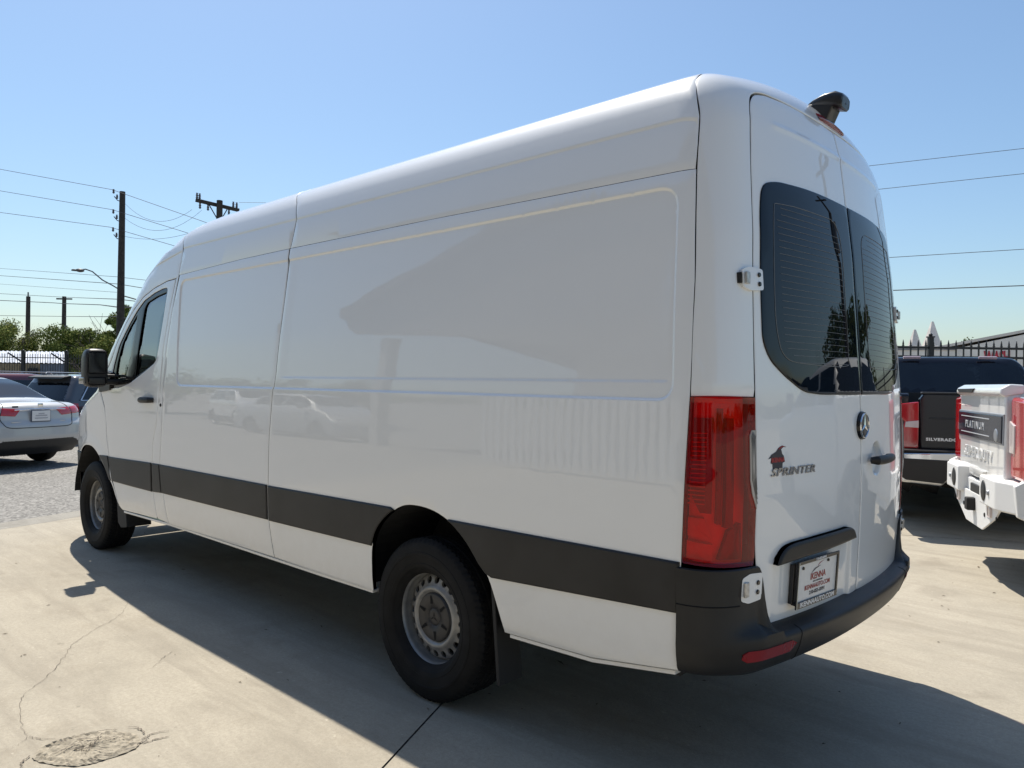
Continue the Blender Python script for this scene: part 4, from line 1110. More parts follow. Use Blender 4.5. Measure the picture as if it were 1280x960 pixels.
sheet('slab', [(X12[0]+n1[0]*g+.006, X12[1]-.012), (E2b[0], E2b[1]-.012), (-44, -60), (6, -60), (11.3, -13), (9.88, -8), (8.2, -1.44)], .0, CONC, pav)
# crack and broken patch
def ribbon(name, pts, w, m, z=.004):
    P = [Vector((x, y)) for x, y in catmull(pts, 8)]; V = []; r = random.Random(3)
    P = [p+Vector((r.uniform(-1, 1), r.uniform(-1, 1)))*.006 for p in P]
    for i, p in enumerate(P):
        t = (P[min(i+1, len(P)-1)]-P[max(i-1, 0)]).normalized(); n = Vector((-t.y, t.x)); ww = w*r.uniform(.35, 1.2)*(.3+.7*math.sin(math.pi*min(1, .12+i/len(P))))
        V += [(*(p+n*ww), z), (*(p-n*ww), z)]
    return mesh_np(name, V, [(2*i, 2*i+1, 2*i+3, 2*i+2) for i in range(len(P)-1)], m, kind='structure')
CRK = mat('crack_dark', (.13, .11, .09), .95)
ribbon('pavement_crack', [(4.181, 1.338), (3.907, 1.483), (3.709, 1.697), (3.559, 1.84), (3.369, 1.949), (3.165, 2.07), (3.048, 2.167), (2.916, 2.256), (2.615, 2.324), (2.508, 2.334), (2.455, 2.375), (2.42, 2.445), (2.3, 2.62)], .0013, CRK)
ribbon('pavement_crack', [(2.5, 2.33), (2.44, 2.30), (2.38, 2.24)], .002, CRK)
ribbon('pavement_crack', [(3.06, 1.52), (2.99, 1.60), (2.9, 1.68)], .0015, CRK)
def patch_mesh():
    rim = catmull([(2.355, 2.32), (2.371, 2.255), (2.352, 2.143), (2.27, 2.055), (2.185, 2.030), (2.10, 2.075), (2.092, 2.19), (2.113, 2.266), (2.19, 2.325), (2.28, 2.36), (2.355, 2.32)], 8)[:-1]
    c = np.mean(rim, 0); V = []; n = len(rim); r = random.Random(5); rings = 14
    for k in range(rings+1):
        f = k/rings
        for i, p in enumerate(rim):
            j = 1+r.uniform(-.02, .02)*(k < rings)
            x = c[0]+(p[0]-c[0])*(1.06-f)*j; y = c[1]+(p[1]-c[1])*(1.06-f)*j
            z = .003+.010*math.sin(min(1, f*5)*math.pi/2)*(.6 if f > .15 else 1)+r.uniform(-.003, .003)-(.012 if k in (2, 3) and r.random() < .55 else 0)
            V.append((x, y, max(z, .0025)))
    F_ = [(k*n+i, k*n+(i+1) % n, (k+1)*n+(i+1) % n, (k+1)*n+i) for k in range(rings) for i in range(n)]
    F_.append(tuple(range(rings*n, rings*n+n)))
    return mesh_np('asphalt_patch', V, F_, mat('patch_aggregate', (.335, .298, .232), .95, noise=(45, .22), bump=(200, .35)), kind='structure')
patch_mesh()
for a_, b_ in (((2.34, 2.28), (2.20, 2.10)), ((2.30, 2.12), (2.17, 2.22)), ((2.26, 2.30), (2.13, 2.16)), ((2.28, 2.20), (2.22, 2.33)), ((2.19, 2.07), (2.24, 2.18))):
    ribbon('pavement_crack', [a_, ((a_[0]+b_[0])/2+.015, (a_[1]+b_[1])/2-.012), b_], .0028, CRK, .0165)
for q in range(7):
    a0 = q*.9; ribbon('pavement_crack', [(2.23+(.14+.02*(q % 3))*math.cos(a0+t)*(.9), 2.19+(.17+.03*((q*2) % 3))*math.sin(a0+t)) for t in (0, .35, .7)], .0035, CRK, .006)
ribbon('pavement_crack', [(2.12, 2.03), (2.11, 1.97), (2.10, 1.93)], .004, CRK); ribbon('pavement_crack', [(2.16, 2.02), (2.17, 1.96), (2.15, 1.91)], .003, CRK)
# scattered leaves and grit on the concrete: nobody could count them
b = MB(); r = random.Random(11)
for k in range(420):
    x, y = r.uniform(-1.5, 7.4), r.uniform(-6.5, 3.0); s = r.uniform(.002, .007) if r.random() < .93 else r.uniform(.008, .014)
    a = r.uniform(0, 6.28); c_, s_ = math.cos(a), math.sin(a); l = r.uniform(1, 3)
    V = [(x+(u*l*c_-v*s_)*s, y+(u*l*s_+v*c_)*s, .003+h*s) for u, v, h in ((-1, 0, 0), (0, -.6, .4), (1, 0, 0), (0, .6, .5))]
    b.add(V, [(0, 1, 2, 3)])
b.build('leaf_litter', mat('dry_litter', (.12, .095, .06), .9, noise=(3, .6)), kind='stuff')
S.objects['leaf_litter' if 'leaf_litter' in S.objects else 'ground'] if False else None

# =================================================================== helpers for what stands further off
CAMO = Vector((-.98922, 3.23047, 1.46419)); CR = Vector((-.73166, -.68151, .0146)); CU = Vector((.01145, .00912, .99989)); CF = Vector((.68157, -.73175, -.00113))
def at(px, py, dep): return CAMO+(CF+CR*((px-640)/936.9)-CU*((py-480)/936.9))*dep
def carshell(P_, fn, x0, x1, zc, res=.03):
    """march rays from a spine onto an implicit car body; returns the grid of points and normals"""
    hw = 1.0; n = int((x1-x0)*1.35/res); m = int(4.4/res)
    s = np.linspace(0, 1, n); R0 = .75
    ox = np.interp(s, [0, .17, .83, 1], [x0+R0, x0+R0, x1-R0, x1-R0]); al = np.interp(s, [0, .17, .83, 1], [-rad(89.6), 0, 0, rad(89.6)])
    ph = np.linspace(-rad(90), rad(270), m)
    OX, PH = np.meshgrid(ox, ph, indexing='ij'); AL = al[:, None]+0*PH
    O = np.stack([OX, 0*OX, 0*OX+zc], -1).reshape(-1, 3); D = np.stack([np.sin(AL), np.cos(AL)*np.cos(PH), np.cos(AL)*np.sin(PH)], -1).reshape(-1, 3)
    lo = np.zeros(len(O)); hi = np.full(len(O), 3.0)
    for _ in range(26):
        md = (lo+hi)/2; ins = fn(O+md[:, None]*D) < 0; lo = np.where(ins, md, lo); hi = np.where(ins, hi, md)
    P = O+lo[:, None]*D; e = 2e-3; g = np.stack([fn(P+np.eye(3)[i]*e)-fn(P-np.eye(3)[i]*e) for i in range(3)], -1); g /= np.maximum(np.linalg.norm(g, axis=1), 1e-9)[:, None]
    return P, g, n, m
def carparts(root, fn, x0, x1, zc, region, names, res=.03, arches=(), offs={}):
    """region(P,N)->int per face; names: {int: (part name, material, label)}"""
    P, N, n, m = carshell(None, fn, x0, x1, zc, res)
    idx = np.arange(n*m).reshape(n, m); q = np.stack([idx[:-1, :-1], idx[1:, :-1], idx[1:, 1:], idx[:-1, 1:]], -1).reshape(-1, 4)
    c = P[q].mean(1); nn = N[q].mean(1); reg = region(c, nn)
    keep = c[:, 2] > .22
    for ax, r in arches: keep &= ~((np.hypot(c[:, 0]-ax, c[:, 2]-.34) < r) & (np.abs(c[:, 1]) > .5))
    a, b_, d = P[q[0, 0]], P[q[0, 1]], P[q[0, 2]]; out = {}
    for k, (nm, mt, lab) in names.items():
        f = q[(reg == k) & keep]
        if not len(f): continue
        u, inv = np.unique(f, return_inverse=True); f2 = inv.reshape(-1, 4)
        V = P[u]+N[u]*offs.get(k, 0)
        w = np.cross(V[f2[:, 1]]-V[f2[:, 0]], V[f2[:, 2]]-V[f2[:, 0]]); s_ = (w*N[u][f2[:, 0]]).sum(1) < 0
        f2 = [tuple(x[::-1]) if t else tuple(x) for x, t in zip(f2, s_)]
        out[k] = mesh_np(nm, V, f2, mt, root, normals=N[u], label=lab)
    return out
def T(p, s=.03, lo=-1, hi=8): return _tab(p, lo, hi, 1801, s)
def car_f(zt, ys, xr, xf, crown=.04, k=(.12, .12, .2), yx=None, bow=.08):
    def fn(P):
        x, z = P[..., 0], P[..., 2]; y = np.sqrt(P[..., 1]**2+1e-8)
        fs = y-I(ys, z)-(I(yx, x) if yx is not None else 0); ft = (z-I(zt, x)+crown*y*y)*.8
        f = smax(fs, ft, k[0]); f = smax(f, I(xr, z)+bow*y**3-x, k[1]); return smax(f, x-I(xf, z)+.18*y*y, k[2])
    return fn
FW = {}
def far_wheel(parent, x, y, r=.33, w=.22, m=None, spokes=7):
    key = (r, w, spokes)
    t = bpy.data.objects.new('wheel', None); COL.objects.link(t); t.parent = parent; t.location = (x, y, r); t.rotation_euler = (0, 0, 0 if y > 0 else math.pi)
    if key not in FW:
        h = w/2; rr = r*.66
        a = MB().lathe([(rr, h*.7), (rr+.02, h*.9), (r*.85, h), (r*.96, h*.85), (r, h*.6), (r, -h*.6), (r*.96, -h*.85), (rr, -h)], 40, 'y').build('tyre', RUBBER, t)
        b = MB().lathe([(rr-.03, -h), (rr-.02, h*.5), (rr, h*.78), (rr+.008, h*.74)], 40, 'y'); b.lathe([(0, h*.45), (.06, h*.5), (.065, h*.3)], 20, 'y')
        for k in range(spokes):
            an = 2*math.pi*k/spokes; b.prism([(.05*math.cos(an-.5), .05*math.sin(an-.5)), (rr*.97*math.cos(an-.12), rr*.97*math.sin(an-.12)), (rr*.97*math.cos(an+.12), rr*.97*math.sin(an+.12)), (.05*math.cos(an+.5), .05*math.sin(an+.5))], 'y', h*.3, h*.5)
        b2 = b.build('rim', m or STEEL, t); c = MB().lathe([(0, -.02), (rr*.8, -.02), (rr*.9, -h)], 24, 'y').build('hub_backing', UNDER, t)
        FW[key] = [a, b2, c]
    else:
        for o in FW[key]:
            c = o.copy(); COL.objects.link(c); c.parent = t
            if m and o.name.startswith('rim'): pass
    return t
CARGL = glass_mat('dark_car_glass', (.18, .21, .24), .03, .55, (.004, .007, .012))
def paint(name, col, metal=.0, rough=.3): return mat(name, col, rough, metal, 1.0, .5, coatr=.02)
SIDEBLK = mat('matte_black_trim', (.014, .014, .015), .55)
def sedan(label, loc, rz, pm, group=None, plate=True, scale=1):
    r = thing('parked_sedan', label, 'car', loc, rz, group); r.scale = (scale,)*3
    zt = T([(-.5, .98), (0, 1.02), (.10, 1.055), (.25, 1.05), (.62, 1.075), (.80, 1.13), (1.2, 1.34), (1.55, 1.44), (2.1, 1.475), (2.8, 1.455), (3.1, 1.38), (3.75, 1.03), (4.4, .90), (4.86, .72), (5.5, .4)], .05)
    ys = T([(0, .80), (.2, .86), (.45, .915), (.70, .925), (.88, .91), (1.0, .86), (1.06, .80), (1.45, .60), (2, .3)], .03)
    xr = T([(0, .35), (.22, .18), (.33, .06), (.50, .0), (.70, .015), (.76, .06), (.88, .075), (1.0, .09), (1.06, .16), (1.3, .5)], .02)
    xf = T([(0, 4.6), (.25, 4.8), (.5, 4.86), (.7, 4.80), (.9, 4.5), (1.1, 3.9), (1.5, 3)], .05)
    fn = car_f(zt, ys, xr, xf, .05, (.10, .16, .3), bow=.20)
    def reg(c, n):
        x, y, z = c[:, 0], np.abs(c[:, 1]), c[:, 2]; o = np.zeros(len(c), int)
        topg = (x > .74) & (x < 1.50) & (y < .70-.12*np.clip((z-1.1)/.3, 0, 1)) & (n[:, 2] > .4) & (n[:, 2] < .995)
        o[topg] = 1
        o[(x > 3.0) & (x < 3.72) & (y < .66) & (n[:, 2] > .3) & (z > 1.06)] = 2
        sg = (z > 1.03) & (z < 1.375) & (np.abs(n[:, 1]) > .75) & (x > 1.0+(z-1.03)*1.2) & (x < 3.55-(z-1.03)*1.6); sg &= ~(np.abs(x-2.35) < .035)
        o[sg & (c[:, 1] > 0)] = 3; o[sg & (c[:, 1] < 0)] = 4
        o[(z < .40+.06*np.clip((.75-y)/.15, 0, 1)) & (x < .45) & (y < .86)] = 7
        o[(z < .30)] = 7
        o[(z > .42) & (z < .95) & (x < .5) & (np.abs(y-(.60+.1*(z-.8))) < .0)] = 8
        return o
    P_ = carparts(r, fn, 0, 4.86, .62, reg, {0: ('body', pm, None), 1: ('rear_window', CARGL, None), 2: ('windscreen', CARGL, None), 3: ('side_window', CARGL, None), 4: ('side_window', CARGL, None), 5: ('tail_lamp', mat('sedan_red_lamp', (.45, .012, .018), .12, 0, 1), None), 6: ('tail_lamp', mat('sedan_red_lamp', ()), None), 7: ('valance', SIDEBLK, None)}, .0135 if plate else .026, ((1.02, .37), (3.83, .37)))
    MB().box((2.4, 0, .42), (4.3, 1.5, .40), .1).build('underbody', UNDER, r)
    def gfn(P, e=1e-3): return np.stack([fn(P+np.eye(3)[i]*e)-fn(P-np.eye(3)[i]*e) for i in range(3)], -1)
    def srf(U):
        lo, hi = np.full(len(U), -.3), np.full(len(U), 1.6)
        for _ in range(30):
            md = (lo+hi)/2; ins = fn(np.stack([md, U[:, 0], U[:, 1]], -1)) < 0; hi = np.where(ins, md, hi); lo = np.where(ins, lo, md)
        return np.stack([hi, U[:, 0], U[:, 1]], -1)
    RL_ = mat('sedan_red_lamp', (.45, .012, .018), .12, 0, 1)
    for pl_ in ([(.30+.0, .945), (.575, .965), (.615, .85), (.40, .835)], [(.59, .965), (.83, .985), (.865, .93), (.855, .865), (.63, .85)]):
        p = Panel(srf, rounded(pl_, .012, 3), offs=.006, grid=.05, edge=.004, depth=.02, step=.03, gfn=gfn)
        p.build('tail_lamp', RL_, r); p.build('tail_lamp', RL_, r, mirror=True)
    b = MB()
    # boot lid shut line: down each lamp, under the lid
    for s in (1, -1):
        pass
    lid = catmull([(.50, 1.05), (.56, .96), (.62, .84), (.60, .74), (.52, .665), (.2, .655), (-.2, .655), (-.52, .665), (-.60, .74), (-.62, .84), (-.56, .96), (-.50, 1.05)], 5)
    pts = []
    for y, z in lid:
        lo, hi = -.2, 1.2
        for _ in range(24):
            md = (lo+hi)/2
            if fn(np.array([[md, y, z]]))[0] < 0: hi = md
            else: lo = md
        pts.append((hi-.001, y, z))
    b.tube(pts, .006, 5, False); b.build('boot_shut_line', SEAMM, r)
    if plate:
        pl = MB().box((.035, 0, .835), (.012, .315, .162), .003).build('number_plate', mat('plate_white', ()), r)
        MB().box((.040, 0, .835), (.010, .34, .185), .003).build('plate_frame', mat('blue_grey_frame', (.05, .07, .11), .4), r)
        for z, w, h in ((.87, .10, .018), (.84, .20, .020), (.80, .22, .018)): MB().box((.028, 0, z), (.003, w, h)).build('print', mat('faint_print', (.40, .40, .42), .5), pl)
        b = MB(); b.tube([(.052, y, .945-.05*abs(y)**2) for y in np.linspace(-.44, .44, 9)], .011, 6); b.build('chrome_strip', CHROME, r)
        MB().box((.056, 0, 1.005), (.010, .085, .06), .01).build('emblem', CHROME, r)
        MB().box((.060, .42, .985), (.006, .10, .028), .004).build('dealer_sticker', mat('navy_sticker', ()), r)
        for s in (1, -1): MB().box((.056, s*.40, .745), (.004, .16 if s > 0 else .09, .016), .001).build('model_badge', mat('pale_badge', (.5, .5, .52), .3, .8), r)
    for x in (1.02, 3.83):
        for y in (.80, -.80): far_wheel(r, x, y, .33)
    for y in (.93, -.93):
        b = MB(); b.box((3.35, y*1.08, 1.06), (.12, .20, .13), .04); b.build('mirror', pm, r)
    return r
def suv(label, loc, rz, pm, group=None, scale=1):
    r = thing('parked_suv', label, 'car', loc, rz, group); r.scale = (scale,)*3
    zt = T([(-.5, 1.6), (.2, 1.68), (.45, 1.73), (1.0, 1.765), (2.2, 1.77), (2.9, 1.70), (3.7, 1.18), (4.5, 1.06), (4.85, .8)], .04)
    ys = T([(0, .85), (.3, .93), (.6, .965), (.95, .96), (1.1, .925), (1.7, .74), (2, .6)], .03)
    xr = T([(0, .25), (.3, .08), (.5, .0), (.75, .02), (.9, .06), (1.05, .10), (1.15, .14), (1.60, .42), (1.7, .44), (2, .5)], .02)
    xf = T([(0, 4.7), (.4, 4.82), (.8, 4.8), (1.0, 4.7), (1.15, 4.0), (1.8, 3)], .05)
    fn = car_f(zt, ys, xr, xf, .03, (.12, .14, .25), bow=.10)
    def reg(c, n):
        x, y, z = c[:, 0], np.abs(c[:, 1]), c[:, 2]; o = np.zeros(len(c), int)
        o[(x < .6) & (z > 1.10) & (z < 1.54) & (y < .80-(z-1.1)*.25) & (n[:, 0] < -.5)] = 1
        o[(x > 2.9) & (x < 3.66) & (y < .66) & (n[:, 2] > .3) & (z > 1.22)] = 2
        sg = (z > 1.10) & (z < 1.58) & (np.abs(n[:, 1]) > .7) & (x > .50+(z-1.1)*.75) & (x < 3.55-(z-1.1)*1.35); sg &= ~(np.abs(x-2.3) < .04) & ~(np.abs(x-1.32) < .05)
        o[sg & (c[:, 1] > 0)] = 3; o[sg & (c[:, 1] < 0)] = 4
        lamp = (z > .86) & (z < 1.03) & (y > .58) & (x < .45); o[lamp & (c[:, 1] > 0)] = 5; o[lamp & (c[:, 1] < 0)] = 6
        o[z < .48] = 7
        return o
    carparts(r, fn, 0, 4.82, .8, reg, {0: ('body', pm, None), 1: ('rear_window', CARGL, None), 2: ('windscreen', CARGL, None), 3: ('side_window', CARGL, None), 4: ('side_window', CARGL, None), 5: ('tail_lamp', mat('sedan_red_lamp', ()), None), 6: ('tail_lamp', mat('sedan_red_lamp', ()), None), 7: ('lower_cladding', SIDEBLK, None)}, .023, ((.95, .41), (3.85, .41)))
    MB().box((2.4, 0, .50), (4.2, 1.55, .46), .1).build('underbody', UNDER, r)
    b = MB(); b.prism([(.26, 1.64), (.28, 1.69), (.52, 1.735), (.52, 1.70)], 'y', -.62, .62, .010); b.build('spoiler', SIDEBLK, r)
    for s in (1, -1):
        b = MB(); b.tube([(.75, s*.60, 1.775), (.8, s*.62, 1.81), (2.8, s*.62, 1.80), (2.9, s*.60, 1.75)], .014, 6); b.build('roof_rail', mat('satin_rail', (.45, .46, .47), .3, .8), r)
        o = MB(); o.tube([(.55, s*.925, 1.105), (1.25, s*.930, 1.105), (1.27, s*.795, 1.575), (.93, s*.79, 1.585), (.55, s*.925, 1.105)], .014, 5, False); o.build('window_trim', CHROME, r)
        MB().box((3.3, s*1.02, 1.2), (.12, .22, .18), .05).build('mirror', pm, r)
    MB().box((.030, 0, .93), (.012, .31, .16), .003).build('number_plate', mat('plate_white', ()), r)
    b = MB(); b.prism([(1.45, 1.77), (1.62, 1.77), (1.46, 1.83)], 'y', -.02, .02, .006); b.build('roof_fin', SIDEBLK, r)
    for x in (.95, 3.85):
        for y in (.84, -.84): far_wheel(r, x, y, .37, .24)
    return r
sedan('silver sedan seen from behind at the left edge, red lamps and white dealer plate', (12.62, -.42, 0), rad(24), paint('silver_car_paint', (.44, .445, .44), .15, .4), 'cars parked in the lot behind the van')
suv('dark grey SUV with chrome-trimmed rear side window, parked beyond the silver sedan', (17.45, -1.55, 0), rad(-68), paint('graphite_paint', (.075, .077, .085), .3), 'cars parked in the lot behind the van', .86)
suv('maroon car with a dark rear window, only its roof showing left of the grey SUV', (20.6, -.35, 0), rad(-68), paint('maroon_paint', (.10, .012, .02), .3), 'cars parked in the lot behind the van', .87)
sedan('black car half hidden behind the front end of the white van', (15.9, -2.9, 0), rad(-78), paint('black_car_paint', (.012, .013, .015), .2), 'cars parked in the lot behind the van', False, .98)

# =================================================================== PICKUPS
def pickup(r, pm, W=2.03, bed_top=1.42, cab_top=1.95, Lb=1.75, Lc=2.0, Lh=1.6, bed_z=.62, rear_arch=1.25, wheel_r=.40, glass=None):
    """box sides, floor, crew cab, hood; the tail end (tailgate, lamps, bumper) is added by each truck"""
    w = W/2
    arch = [(rear_arch+(wheel_r+.10)*math.cos(a), wheel_r+(wheel_r+.10)*math.sin(a)) for a in np.linspace(0, math.pi, 17)]
    for s in (1, -1):
        side = [(.0, bed_z-.06), (.02, bed_top-.02), (.05, bed_top), (Lb-.01, bed_top+.01), (Lb-.01, bed_z-.08)]+[p for p in arch if p[1] > bed_z-.08]
        MB().prism(side, 'y', s*(w-.20), s*(w-.01), .012).build('bed_side', pm, r)
    b = MB(); b.box((Lb/2, 0, bed_z+.05), (Lb, W-.4, .06)); b.box((Lb-.04, 0, (bed_z+bed_top)/2), (.06, W-.4, bed_top-bed_z)); b.build('bed_floor', SIDEBLK, r)
    x0 = Lb+.03; x1 = x0+Lc; x2 = x1+Lh
    zt = T([(x0-1, cab_top-.12), (x0, cab_top-.06), (x0+.35, cab_top), (x0+1.2, cab_top+.01), (x1-.45, cab_top-.05), (x1+.30, bed_top-.08), (x2-.2, bed_top-.18), (x2, bed_top-.4), (x2+1, .6)], .04, -1, 9)
    ys = T([(0, w-.10), (.5, w-.02), (1.0, w), (bed_top-.15, w-.02), (bed_top-.02, w-.06), (cab_top, w-.26), (3, .4)], .03)
    xr = T([(0, x0), (bed_top, x0), (bed_top+.05, x0+.03), (cab_top-.08, x0+.22), (3, x0+.5)], .02, -1, 9)
    xf = T([(0, x2-.1), (.6, x2), (1.1, x2), (3, x2)], .03, -1, 9)
    fn = car_f(zt, ys, xr, xf, .02, (.10, .07, .2), bow=.015)
    def reg(c, n):
        x, y, z = c[:, 0], np.abs(c[:, 1]), c[:, 2]; o = np.zeros(len(c), int)
        o[(x < x0+.4) & (z > bed_top+.04) & (z < cab_top-.085) & (y < (w-.13)-(z-bed_top)*.36) & (n[:, 0] < -.5)] = 1
        o[(x > x1-.46) & (x < x1+.26) & (y < w-.28) & (n[:, 2] > .3) & (z > bed_top-.03)] = 2
        sg = (z > bed_top-.03) & (z < cab_top-.10) & (np.abs(n[:, 1]) > .7) & (x > x0+.12+(z-bed_top)*.35) & (x < x1+.1-(z-bed_top)*1.2) & ~(np.abs(x-x0-.98) < .045)
        o[sg & (c[:, 1] > 0)] = 3; o[sg & (c[:, 1] < 0)] = 4; return o
    gl = glass or CARGL
    fa_ = x2-.95
    carparts(r, fn, x0, x2, .95, reg, {0: ('cab', pm, None), 1: ('rear_window', gl, None), 2: ('windscreen', gl, None), 3: ('side_window', gl, None), 4: ('side_window', gl, None)}, .035, ((fa_, wheel_r+.12),))
    MB().box((x0/2+x2/2-.9, 0, .62), (x2-.5, .9, .22)).build('frame_rails', UNDER, r)
    MB().box(((x0+x2)/2, 0, .75), (x2-x0-.3, W-.5, .45), .05).build('underbody', UNDER, r)
    for x in (rear_arch, fa_):
        for y in (w-.14, -w+.14): far_wheel(r, x, y, wheel_r, .27, None, 6)
    for s in (1, -1):
        b = MB(); b.box((x1-.05, s*(w+.17), bed_top+.08), (.14, .24, .30), .05); b.box((x1-.02, s*(w+.03), bed_top), (.06, .16, .05), .01); b.build('mirror', SIDEBLK, r)
        MB().prism([(rear_arch-.55, .72), (rear_arch-.53, .72), (rear_arch-.5, .30), (rear_arch-.52, .30)], 'y', s*(w-.28), s*(w-.04)).build('mud_flap', RUBBER, r)
    return x0
BLKP = mat('black_truck_paint', (.003, .004, .008), .12, 0, 0, .5); WHP = paint('white_truck_paint', (.72, .72, .71), 0)
RLAMP = mat('truck_red_lamp', (.42, .008, .012), .12, 0, 1)
# --- black pickup
tk = thing('pickup_truck', 'black pickup with chrome rear bumper, tailgate facing the camera behind the van', 'pickup truck', (.525, -5.545, 0), rad(-64), 'pickup trucks beside the van')
pickup(tk, BLKP, 2.05, 1.42, 1.88)
LW = 1.025
b = MB(); b.prism([(-.72, .66), (.72, .66), (.74, 1.36), (.70, 1.42), (-.70, 1.42), (-.74, 1.36)], 'x', -.035, .05, .015); tg = b.build('tailgate', BLKP, tk)
b = MB(); b.box((0, 0, 1.425), (.09, 1.44, .022), .008); b.build('tailgate_cap', SIDEBLK, tg)
b = MB(); b.box((-.038, 0, 1.17), (.01, 1.30, .015), .004); b.box((-.038, 0, .83), (.01, 1.30, .012), .004); b.build('pressing', BLKP, tg)
b = MB(); b.box((-.045, .0, 1.30), (.02, .30, .07), .01); b.build('tailgate_handle', SIDEBLK, tg)
Mt = frame((-.038, .0, .80), (0, -1, 0), (0, 0, 1)); Mt.translation = Vector((-.038, .535, .955))
text_obj('lettering', 'SILVERADO', .040, Mt, mat('bright_letters', (.62, .63, .65), .25, .7), tg, ext=.003, sx=1.25, space=1.15, bold=.002)
for s in (1, -1):
    lp = MB().prism([(s*.745, .86), (s*.90, .86), (s*.93, .90), (s*.93, 1.06), (s*.885, 1.10), (s*.87, 1.13), (s*.92, 1.18), (s*.93, 1.31), (s*.745, 1.335)], 'x', -.045, .10, .012).build('tail_lamp', RLAMP, tk)
    MB().prism([(s*.747, 1.07), (s*.875, 1.075), (s*.865, 1.13), (s*.747, 1.145)], 'x', -.050, -.03, .004).build('reverse_lamp', mat('pale_lamp', (.6, .52, .5), .2, 0, 1), lp)
b = MB(); b.prism([(-1.02, .74), (-1.02, .53), (-.93, .45), (-.58, .42), (-.50, .50), (-.45, .58), (.45, .58), (.50, .50), (.58, .42), (.93, .45), (1.02, .53), (1.02, .74), (.42, .76), (.36, .70), (-.36, .70), (-.42, .76)], 'x', -.26, -.08, .02)
bp_ = b.build('rear_bumper', mat('truck_chrome', (.55, .56, .57), .10, 1), tk); bp_.location = (0, 0, .085)
b = MB(); 
for s in (1, -1): b = MB(); b.prism([(s*.42, .68), (s*.99, .69), (s*.99, .54), (s*.90, .475), (s*.57, .45), (s*.50, .53)], 'x', -.272, -.2, .008); b.build('bumper_step', SIDEBLK, bp_)
b = MB(); b.box((-.17, 0, .765), (.16, 1.96, .018), .006); b.build('bumper_top_pad', SIDEBLK, bp_)
b = MB(); b.box((-.27, 0, .62), (.012, .31, .16), .004); b.build('number_plate', mat('plate_white', ()), bp_)
b = MB(); b.box((-.05, 0, .42), (.34, .09, .09), .01); b.tube([(.1, -.55, .40), (-.16, -.60, .38)], .04, 10); b.build('tow_hitch', UNDER, tk)
for s in (.42, -.42):
    MB().box((1.99, s, 1.862), (.03, .20, .035), .008, Matrix.Rotation(rad(-10), 3, 'Y')).build('cargo_lamp', mat('cargo_lamp_pink', (.55, .40, .42), .3, 0, 1), tk)
# --- white heavy pickup
fd = thing('pickup_truck', 'white heavy-duty pickup with steel plate rear bumper at the right edge', 'pickup truck', (.297, -3.68, 0), rad(-156), 'pickup trucks beside the van')
pickup(fd, WHP, 2.03, 1.48, 2.03, 1.75, 2.3, 1.6, .68, 1.2, .42)
b = MB(); b.prism([(-.645, .76), (.645, .76), (.655, 1.38), (.64, 1.46), (-.64, 1.46), (-.655, 1.38)], 'x', -.05, .05, .018, 3); tg = b.build('tailgate', WHP, fd)
b = MB(); b.prism([(-.085, 1.435), (-.080, 1.475), (-.02, 1.510), (.07, 1.505), (.07, 1.44), (-.05, 1.415)], 'y', -.655, .655, .014, 3); sp = b.build('tailgate_spoiler', WHP, tg)
b = MB(); b.prism([(.10, 1.440), (.53, 1.440), (.60, 1.472), (.05, 1.476)], 'x', -.092, -.06, .004); b.build('camera_panel', SIDEBLK, sp)
b = MB(); b.prism([(-.625, 1.08), (.635, 1.08), (.645, 1.28), (-.635, 1.28)], 'x', -.066, -.045, .006); ap = b.build('applique', mat('gloss_dark_applique', (.010, .015, .028), .12, 0, 0, .5), tg)
b = MB(); b.prism([(-.637, 1.067), (.647, 1.067), (.657, 1.293), (-.647, 1.293)], 'x', -.058, -.045, .006); b.build('applique_frame', mat('satin_silver', (.30, .32, .35), .35, .4), tg)
Mt = frame((-.0675, .10, 1.18), (0, -1, 0), (0, 0, 1))
text_obj('lettering', 'PLATINUM', .085, Mt, mat('pale_letters', (.60, .62, .65), .3, .3), ap, ext=.002, sx=1.15, space=1.35)
for z in (1.115, 1.245): MB().box((-.068, .10, z), (.004, .86, .007), .001).build('trim_line', mat('pale_letters', ()), ap)
MB().lathe([(0, -.006), (.042, -.005), (.048, 0)], 24, 'x', (-.066, -.50, 1.135)).build('emblem', mat('satin_silver', ()), ap)
Mt = frame((-.0515, .05, .955), (0, -1, 0), (0, 0, 1)); text_obj('lettering', 'SUPER DUTY', .115, Mt, WHP, tg, ext=.006, sx=1.15, space=1.15, bold=.002)
b = MB(); b.prism([(-.18, .80), (.18, .80), (.22, .84), (-.22, .84)], 'x', -.075, -.04, .008); b.build('latch_ridge', WHP, tg)
for s in (1, -1):
    lp = MB().prism([(s*.668, .84), (s*.97, .84), (s*1.0, .88), (s*1.0, 1.40), (s*.668, 1.42)], 'x', -.020, .16, .03).build('tail_lamp', RLAMP, fd)
    MB().prism([(s*.678, 1.02), (s*.78, 1.02), (s*.79, 1.06), (s*.79, 1.22), (s*.678, 1.25)], 'x', -.030, -.0, .008).build('reverse_lamp', mat('pale_lamp', ()), lp)
STP = mat('white_powder_coat', (.74, .74, .73), .45, bump=(260, .25))
b = MB()
